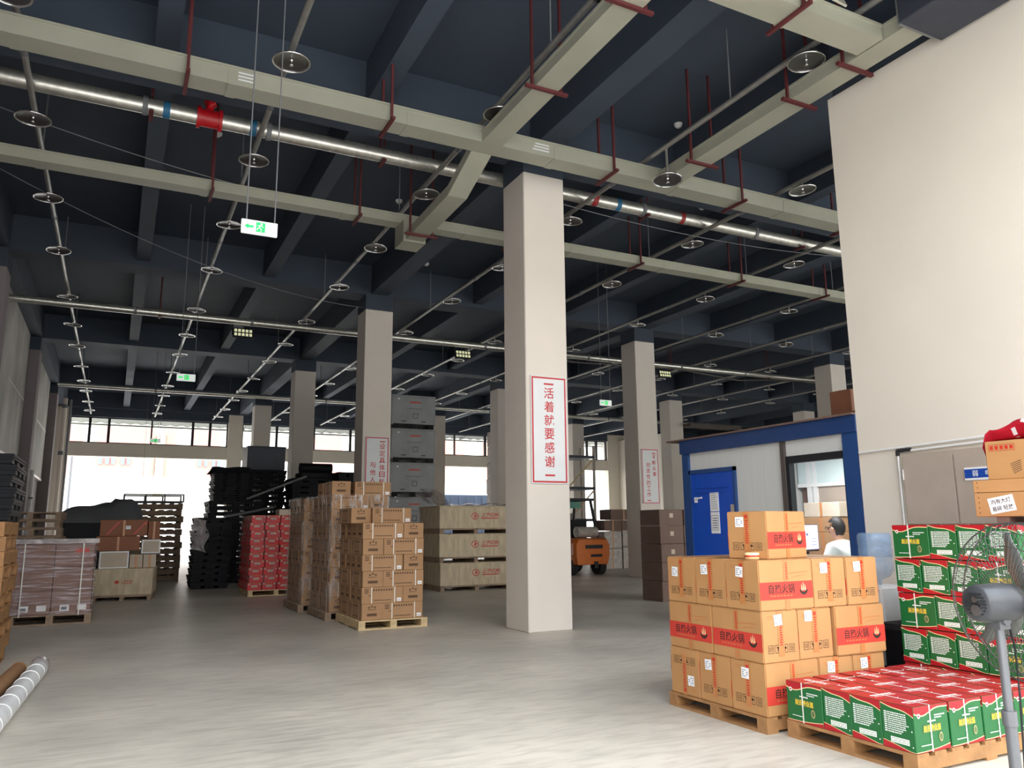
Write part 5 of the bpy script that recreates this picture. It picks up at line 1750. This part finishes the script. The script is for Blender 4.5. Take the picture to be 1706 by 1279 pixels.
t = thing('covered_load', 'dark wrapped load under the grey tarpaulin heap', 'load', cbox('covload', 1.5, 1.3, 1.6, 0.05, 'dark_cover', 2), (-0.25, 20.4, 0.06))
obj('skid', MB().box(-0.7, -0.5, -0.6, 0.6, -0.06, 0).box(0.5, 0.7, -0.6, 0.6, -0.06, 0).mesh('skid', ['wood_grey']), t)
tp = thing('tarpaulin', 'grey tarpaulin heaped over dark pallets at the left', 'tarpaulin', None, (-0.25, 20.4, 1.665))
b = MB()
vs, fs = [], []
for i in range(21):
    for j in range(13):
        u, v = i / 20 * 2 - 1, j / 12 * 2 - 1
        top = 0.16 + 0.14 * (u + 1) / 2 + 0.06 * math.sin(5 * u + 1) * math.cos(3 * v) + (0.1 if u > 0.3 else 0)
        edge = max(abs(u) ** 6, abs(v) ** 6)
        vs.append((u * 0.85, v * 0.7, top * (1 - edge) - 0.35 * max(0, abs(v) - 0.9) * 10 * (abs(u) < 0.95) * 0.5))
for i in range(20):
    for j in range(12):
        fs.append((i * 13 + j, (i + 1) * 13 + j, (i + 1) * 13 + j + 1, i * 13 + j + 1))
obj('sheet', b.add(vs, fs, 0, None, True).mesh('sheet', ['tarp']), tp)

# ================================================================== PLYWOOD CRATE WITH BOXES (left aisle)
cd_ = thing('plywood_crate', 'plywood crate with red print carrying boxes in left aisle', 'crate', None, (0.31, 17.75, 0), -6)
obj('body', cbox('crateD', 1.04, 1.3, 0.5, 0.006, 'plywood'), cd_, (0, 0, 0.1))
for x in (-0.48, 0, 0.48):
    obj('skid', MB().box(x - 0.035, x + 0.035, -0.65, 0.65, 0, 0.1).mesh('skid', ['wood_grey']), cd_)
obj('base_batten', MB().box(-0.52, 0.52, -0.66, -0.63, 0.07, 0.11).mesh('base_batten', ['wood_grey']), cd_)
lgm = MB()
F = face('front', 1.04, 1.3, 0.5, 0.003)
lgm.text(F, '上港红树', 0.2, 0.07, 0.36, 0, 0.05)
lgm.quad(F, -0.02, 0.16, 0.315, 0.325, 0)
lgm.add([(-0.1 + 0.04 * math.cos(a), 0.35 + 0.035 * math.sin(a), 0) for a in [k * math.pi / 6 for k in range(12)]], [tuple(range(12))], 0, F)
obj('print', lgm.mesh('print', ['tape_red']), cd_)


def misc(name, label, cat, x0, x1, y0, y1, z0, z1, m, rz=0, tape=True, frame=None):
    cx, cy = (x0 + x1) / 2, (y0 + y1) / 2
    t = thing(name, label, cat, cbox('%s%.2f%.2f%.2f' % (name, x0, y0, z0), x1 - x0, y1 - y0, z1 - z0 - 0.003, 0.006, m), (cx, cy, z0 + 0.001), rz)
    if tape:
        obj('tape', MB().quad(face('front', x1 - x0, y1 - y0, z1 - z0, 0.002), -0.02, 0.02, 0.0, (z1 - z0) - 0.01).mesh('tape', ['tape']), t)
    if frame:
        obj('edge_frame', MB().frame(face('front', x1 - x0, y1 - y0, z1 - z0, 0.003), -(x1 - x0) / 2, (x1 - x0) / 2, 0.002, z1 - z0 - 0.006, 0.025).mesh('edge_frame', ['paper']), t)
    return t


misc('framed_case', 'grey case with white edging standing at the front of the plywood crate', 'case', -0.2, 0.31, 17.2, 17.5, 0.602, 0.93, 'carton_beige', 4, False, True)
misc('small_carton', 'small beige carton in the middle on the plywood crate', 'carton', 0.34, 0.57, 17.3, 17.6, 0.602, 0.86, 'carton_beige')
misc('small_carton', 'small beige carton at right end on the plywood crate', 'carton', 0.58, 0.81, 17.28, 17.6, 0.602, 0.86, 'carton_beige')
misc('support_carton', 'hidden beige carton at the back of the plywood crate', 'carton', -0.15, 0.75, 17.75, 18.2, 0.602, 0.93, 'carton_beige')
misc('long_carton', 'long red-brown carton lying above the cased boxes', 'carton', -0.27, 0.5, 17.35, 17.95, 0.931, 1.21, 'carton_red_brown')
misc('framed_case', 'small grey case with white edging at the right of brown carton', 'case', 0.53, 0.87, 17.34, 17.55, 0.87, 1.14, 'carton_beige', 3, False, True)
bk = misc('taped_carton', 'red-brown carton with red diagonal tape, topmost on plywood crate', 'carton', -0.22, 0.62, 17.4, 18.0, 1.212, 1.53, 'carton_red_brown')
F = face('front', 0.84, 0.6, 0.32, 0.004)
dm = MB()
for u in (-0.3, 0.18):
    dm.add([(u - 0.02, 0.03, 0), (u + 0.02, 0.03, 0), (u + 0.24, 0.28, 0), (u + 0.2, 0.28, 0)], [(0, 1, 2, 3)], 0, F)
dm.quad(F, 0.03, 0.12, 0.13, 0.2, 1)
obj('diagonal_tape', dm.mesh('diagonal_tape', ['tape_red', 'paper']), bk)
misc('side_carton', 'red-brown carton beside the taped one on plywood crate', 'carton', 0.64, 0.86, 17.56, 18.0, 1.142, 1.5, 'carton_red_brown')
misc('support_carton', 'beige carton under the side carton of the plywood crate', 'carton', 0.56, 0.84, 17.62, 17.74, 0.87, 1.14, 'carton_beige')

# ================================================================== LONG PLYWOOD CRATES
for n, (z0, z1) in enumerate(((0.11, 0.575), (0.7, 1.18), (1.3, 1.77))):
    t = thing('long_crate', 'long plywood crate with red logo, %s in the stack' % ['bottom', 'middle', 'top'][n], 'crate', None, (7.45 + jit(0.01), 16.35, 0), jit(0.4), 'long plywood crates in a stack')
    obj('body', cbox('longcrate%d' % n, 2.5, 1.25, z1 - z0, 0.006, 'plywood'), t, (0, 0, z0))
    obj('lid', cbox('longlid', 2.54, 1.29, 0.02, 0.003, 'plywood'), t, (0, 0, z1 - 0.012))
    for x in (-1.2, -0.4, 0.4, 1.2):
        obj('skid', MB().box(x - 0.045, x + 0.045, -0.62, 0.62, z0 - 0.108 if n == 0 else z0 - 0.115, z0).mesh('skid', ['wood_grey']), t)
    obj('skid_board', MB().box(-1.25, 1.25, -0.62, -0.55, z0 - 0.03, z0).mesh('skid_board', ['wood_grey']), t)
    F = T(0, 0, z0) @ face('front', 2.5, 1.25, z1 - z0, 0.004)
    lg = MB()
    u0, v0 = -0.15, (z1 - z0) * 0.55
    arc = [2 * math.pi * k / 16 for k in range(17)]
    lg.add([(u0 - 0.28 + 0.085 * math.cos(a), v0 + 0.075 * math.sin(a), 0) for a in arc] + [(u0 - 0.28 + 0.068 * math.cos(a), v0 + 0.058 * math.sin(a), 0) for a in arc], [(k, k + 1, 18 + k, 17 + k) for k in range(16)], 0, F)
    lg.add([(u0 - 0.31, v0 - 0.005, 0), (u0 - 0.27, v0 - 0.045, 0), (u0 - 0.26, v0 - 0.005, 0), (u0 - 0.23, v0, 0), (u0 - 0.27, v0 + 0.045, 0), (u0 - 0.29, v0 + 0.005, 0)], [tuple(range(6))], 0, F)
    lg.text(F, '上港红树', 0.42, u0 + 0.08, v0 + 0.03, 0, 0.09)
    lg.quad(F, u0 - 0.13, u0 + 0.27, v0 - 0.055, v0 - 0.035, 0)
    obj('logo', lg.mesh('logo', ['sign_red']), t)
b = MB()
vs, fs = [], []
for i in range(40):
    for j in range(12):
        u, v = i / 39, j / 11
        x = -1.35 + 2.7 * u
        y = -0.68 + 1.3 * v
        z = 0.03 + 0.02 * math.sin(17 * u + 5 * v) + 0.02 * math.sin(31 * u - 9 * v)
        if u < 0.12:
            z += 0.32 * (0.12 - u) / 0.12
        if u > 0.6:
            z += 0.1 * (u - 0.6) / 0.4
        if j == 0:
            z -= 0.03
        vs.append((x, y, max(z, 0.005)))
for i in range(39):
    for j in range(11):
        fs.append((i * 12 + j, (i + 1) * 12 + j, (i + 1) * 12 + j + 1, i * 12 + j + 1))
fl = thing('plastic_sheet', 'crumpled plastic sheet lying on the top long crate', 'plastic sheet', b.add(vs, fs, 0, None, True).mesh('plastic_sheet', ['loose_film']), (7.45, 16.35, 1.782))

# ================================================================== GREY STEEL CRATE TOWER
for n in range(5):
    z0 = 0.3 + n * 0.92
    t = thing('steel_crate', 'grey steel crate in the tall tower, %s from the floor' % ORD[n + 1], 'crate', None, (7.15 + jit(0.02), 20.7, z0), jit(0.8), 'grey steel crates in the tower')
    obj('body', cbox('steelcrate', 1.24, 1.2, 0.78, 0.01, 'steel_grey'), t, (0, 0, 0.12))
    obj('lid', cbox('steelcratelid', 1.27, 1.23, 0.05, 0.008, 'steel_grey'), t, (0, 0, 0.87 - 0.01))
    for x in (-0.5, 0, 0.5):
        obj('foot', MB().box(x - 0.08, x + 0.08, -0.6, 0.6, 0.0, 0.12).mesh('foot', ['black_plastic']), t)
    pm = MB()
    F = T(0, 0, 0.12) @ face('front', 1.24, 1.2, 0.78, 0.003)
    pm.quad(F, -0.12, 0.2, 0.58, 0.62, 0).quad(F, -0.2, 0.25, 0.42, 0.43, 1)
    pm.frame(F, -0.02, 0.12, 0.16, 0.3, 0.015, 1)
    pm.quad(F, -0.35, -0.22, 0.06, 0.085, 2).quad(F, 0.22, 0.35, 0.06, 0.085, 2).quad(F, -0.45, -0.41, 0.66, 0.7, 3)
    obj('print', pm.mesh('print', ['tape_red', 'steel_dark', 'black_frame', 'paper']), t)
    obj('corner_iron', MB().box(-0.626, -0.58, -0.606, -0.56, 0.1, 0.9).mesh('corner_iron', ['steel_grey']), t)
    obj('corner_iron', MB().box(0.58, 0.626, -0.606, -0.56, 0.1, 0.9).mesh('corner_iron', ['steel_grey']), t)
pallet('wooden pallet beneath the grey crate tower', 7.15, 20.7, 0, 1.25, 1.2, 0.298, 'wood_grey', 8)

# ================================================================== FORKLIFT
fk = thing('forklift', 'orange forklift truck seen from behind between the columns', 'forklift', None, (11.72, 18.4, 0))
cw = MB()
prof = [(-0.52, 0.3), (-0.56, 0.55), (-0.56, 0.86), (-0.48, 1.0), (0.48, 1.0), (0.56, 0.86), (0.56, 0.55), (0.5, 0.3)]
n_ = len(prof)
for (y0, y1, s0, s1) in ((0.0, 0.12, 0.94, 1.0), (0.12, 0.75, 1.0, 1.0)):
    cw.add([(x * s0, y0, 0.3 + (z - 0.3) * s0) for x, z in prof] + [(x * s1, y1, 0.3 + (z - 0.3) * s1) for x, z in prof], [(i, (i + 1) % n_, n_ + (i + 1) % n_, n_ + i) for i in range(n_)] + ([tuple(range(n_ - 1, -1, -1))] if y0 == 0 else [tuple(range(n_, 2 * n_))]))
ct = obj('counterweight', cw.mesh('counterweight', ['forklift_orange']), fk)
obj('grille', MB().box(-0.25, 0.3, -0.012, 0.02, 0.72, 0.82).box(-0.08, 0.28, -0.012, 0.02, 0.5, 0.57).mesh('grille', ['black_frame']), ct)
obj('tow_pin', MB().box(0.02, 0.14, -0.03, 0.02, 0.2, 0.38).mesh('tow_pin', ['black_frame']), ct)
obj('chassis', MB().box(-0.5, 0.5, 0.7, 2.0, 0.25, 0.85).mesh('chassis', ['forklift_orange']), fk)
obj('seat', MB().box(-0.25, 0.25, 0.75, 1.2, 0.95, 1.08).box(-0.25, 0.25, 0.7, 0.82, 1.0, 1.5).mesh('seat', ['rubber']), fk)
obj('gas_bottle', MB().cyl((-0.32, 0.35, 1.16), (0.32, 0.35, 1.16), 0.15, n=18).mesh('gas_bottle', ['wrapped_white']), fk)
obj('steering_wheel', MB().tube([(0.17 * math.cos(a) - 0.1, 1.55 + 0.06 * math.sin(a), 1.3 + 0.15 * math.sin(a)) for a in [k * math.pi / 8 for k in range(16)]], 0.014, 5, 0, True).mesh('steering_wheel', ['rubber']), fk)
for s_ in (-1, 1):
    obj('guard_post', MB().bar((s_ * 0.47, 0.5, 1.0), (s_ * 0.42, 0.75, 2.05), 0.06, 0.06).bar((s_ * 0.47, 1.95, 0.85), (s_ * 0.42, 1.6, 2.05), 0.06, 0.06).mesh('guard_post', ['black_frame']), fk)
    wm = MB().cyl((s_ * 0.36, 0, 0), (s_ * 0.55, 0, 0), 0.26, n=22).cyl((s_ * 0.34, 0, 0), (s_ * 0.56, 0, 0), 0.13, n=16)
    wh = obj('wheel', wm.mesh('wheel', ['rubber']), fk, (0, 0.45, 0.26))
    wh2 = obj('wheel', MB().cyl((s_ * 0.4, 0, 0), (s_ * 0.62, 0, 0), 0.32, n=22).cyl((s_ * 0.39, 0, 0), (s_ * 0.625, 0, 0), 0.15, n=16).mesh('wheel', ['rubber']), fk, (0, 1.85, 0.32))
obj('overhead_guard', MB().box(-0.48, 0.48, 0.65, 0.72, 2.03, 2.1).box(-0.48, 0.48, 1.58, 1.65, 2.03, 2.1).box(-0.48, -0.41, 0.65, 1.65, 2.03, 2.1).box(0.41, 0.48, 0.65, 1.65, 2.03, 2.1).mesh('overhead_guard', ['black_frame']), fk)
for k in range(5):
    obj('guard_bar', MB().box(-0.41 + 0.18 * k, -0.38 + 0.18 * k, 0.7, 1.6, 2.05, 2.08).mesh('guard_bar', ['black_frame']), fk)
obj('rear_banner', MB().box(-0.42, 0.1, 0.76, 0.77, 1.82, 2.0).mesh('rear_banner', ['teal']), fk)
for s_ in (-1, 1):
    obj('mast_rail', MB().box(s_ * 0.33 - 0.05, s_ * 0.33 + 0.05, 2.1, 2.25, 0.1, 3.75).mesh('mast_rail', ['black_frame']), fk)
    obj('fork', MB().box(s_ * 0.28 - 0.06, s_ * 0.28 + 0.06, 2.35, 3.3, 0.06, 0.1).box(s_ * 0.28 - 0.06, s_ * 0.28 + 0.06, 2.3, 2.36, 0.06, 0.7).mesh('fork', ['black_frame']), fk)
obj('mast_crossbar', MB().box(-0.38, 0.38, 2.12, 2.22, 3.65, 3.75).box(-0.38, 0.38, 2.12, 2.22, 1.9, 2.0).mesh('mast_crossbar', ['black_frame']), fk)
MATS['rear'] = None

# shelves and boxes around the forklift
rkk = thing('storage_rack', 'tall storage rack with diagonal braces behind the forklift', 'rack', None, (15.9, 26.2, 0))
for x in (-0.6, 0.6):
    for y in (-0.5, 0.5):
        obj('upright', MB().box(x - 0.04, x + 0.04, y - 0.04, y + 0.04, 0, 4.4).mesh('upright', ['cabinet_grey']), rkk)
for z in (1.5, 2.7, 3.9):
    obj('shelf_beam', MB().box(-0.6, 0.6, -0.55, 0.55, z, z + 0.1).mesh('shelf_beam', ['steel_dark']), rkk)
for z in (1.6, 2.8):
    obj('brace', MB().bar((-0.55, -0.52, z), (0.55, -0.52, z + 1.05), 0.03, 0.05).mesh('brace', ['wood_pale']), rkk)
bxs = [(13.75, 14.45, 21.0, 21.8, 0.0, 0.62, 'wrapped_white'), (14.5, 15.2, 21.0, 21.8, 0.0, 0.66, 'wrapped_white'), (13.8, 14.45, 21.0, 21.8, 0.63, 1.15, 'wrapped_white'), (14.5, 15.2, 21.0, 21.8, 0.67, 1.16, 'wrapped_white'),
       (13.85, 14.5, 21.05, 21.7, 1.17, 1.5, 'carton_dark'), (14.52, 15.2, 21.05, 21.7, 1.17, 1.5, 'carton_dark'), (14.1, 15.1, 21.05, 21.7, 1.51, 1.84, 'carton_dark'),
       (12.7, 13.4, 22.5, 23.2, 0.0, 0.7, 'carton_dark'), (12.7, 13.4, 22.5, 23.2, 0.71, 1.4, 'carton_dark'), (13.0, 13.7, 22.55, 23.1, 1.41, 1.75, 'wrapped_white')]
nmn = ['pale wrapped carton on floor beside slogan column, left', 'pale wrapped carton on floor beside slogan column, right', 'upper pale wrapped carton beside slogan column, left', 'upper pale wrapped carton beside slogan column, right',
       'dark brown carton over the pale ones, left', 'dark brown carton over the pale ones, right', 'topmost dark brown carton left of slogan column', 'dark carton on the floor just behind forklift', 'upper dark carton just behind forklift', 'pale bundle on the dark cartons behind forklift']
for (x0, x1, y0, y1, z0, z1, m), lab in zip(bxs, nmn):
    misc('stored_carton', lab, 'carton', x0, x1, y0, y1, z0, z1, m)
# dark cartons between slogan column and office
k = 0
for row, (z0, z1) in enumerate(((0, 0.35), (0.35, 0.68), (0.68, 1.0), (1.0, 1.32), (1.32, 1.61))):
    for c_, (x0, x1) in enumerate(((8.75, 9.27), (9.29, 9.8))):
        t = misc('dark_carton', 'dark brown carton beside the blue door, %s row from floor, %s' % (ORD[row + 1], ['left', 'right'][c_]), 'carton', x0, x1, 11.5, 12.1, z0, z1, 'carton_dark', jit(1), False)
        obj('white_label', MB().quad(face('front', x1 - x0, 0.6, z1 - z0, 0.003), -0.04, 0.04, 0.14, 0.22).mesh('white_label', ['carton_beige']), t)
# tall white paper bundles near the far bay
t = thing('paper_bundle', 'tall pale stack of wrapped bundles left of central column', 'bundle', None, (14.35, 30.0, 0))
for k in range(8):
    obj('bundle', cbox('paperb', 0.6, 0.6, 0.66, 0.03, 'wrapped_white'), t, (jit(0.03), 0, k * 0.665))
MATS.pop('rear')
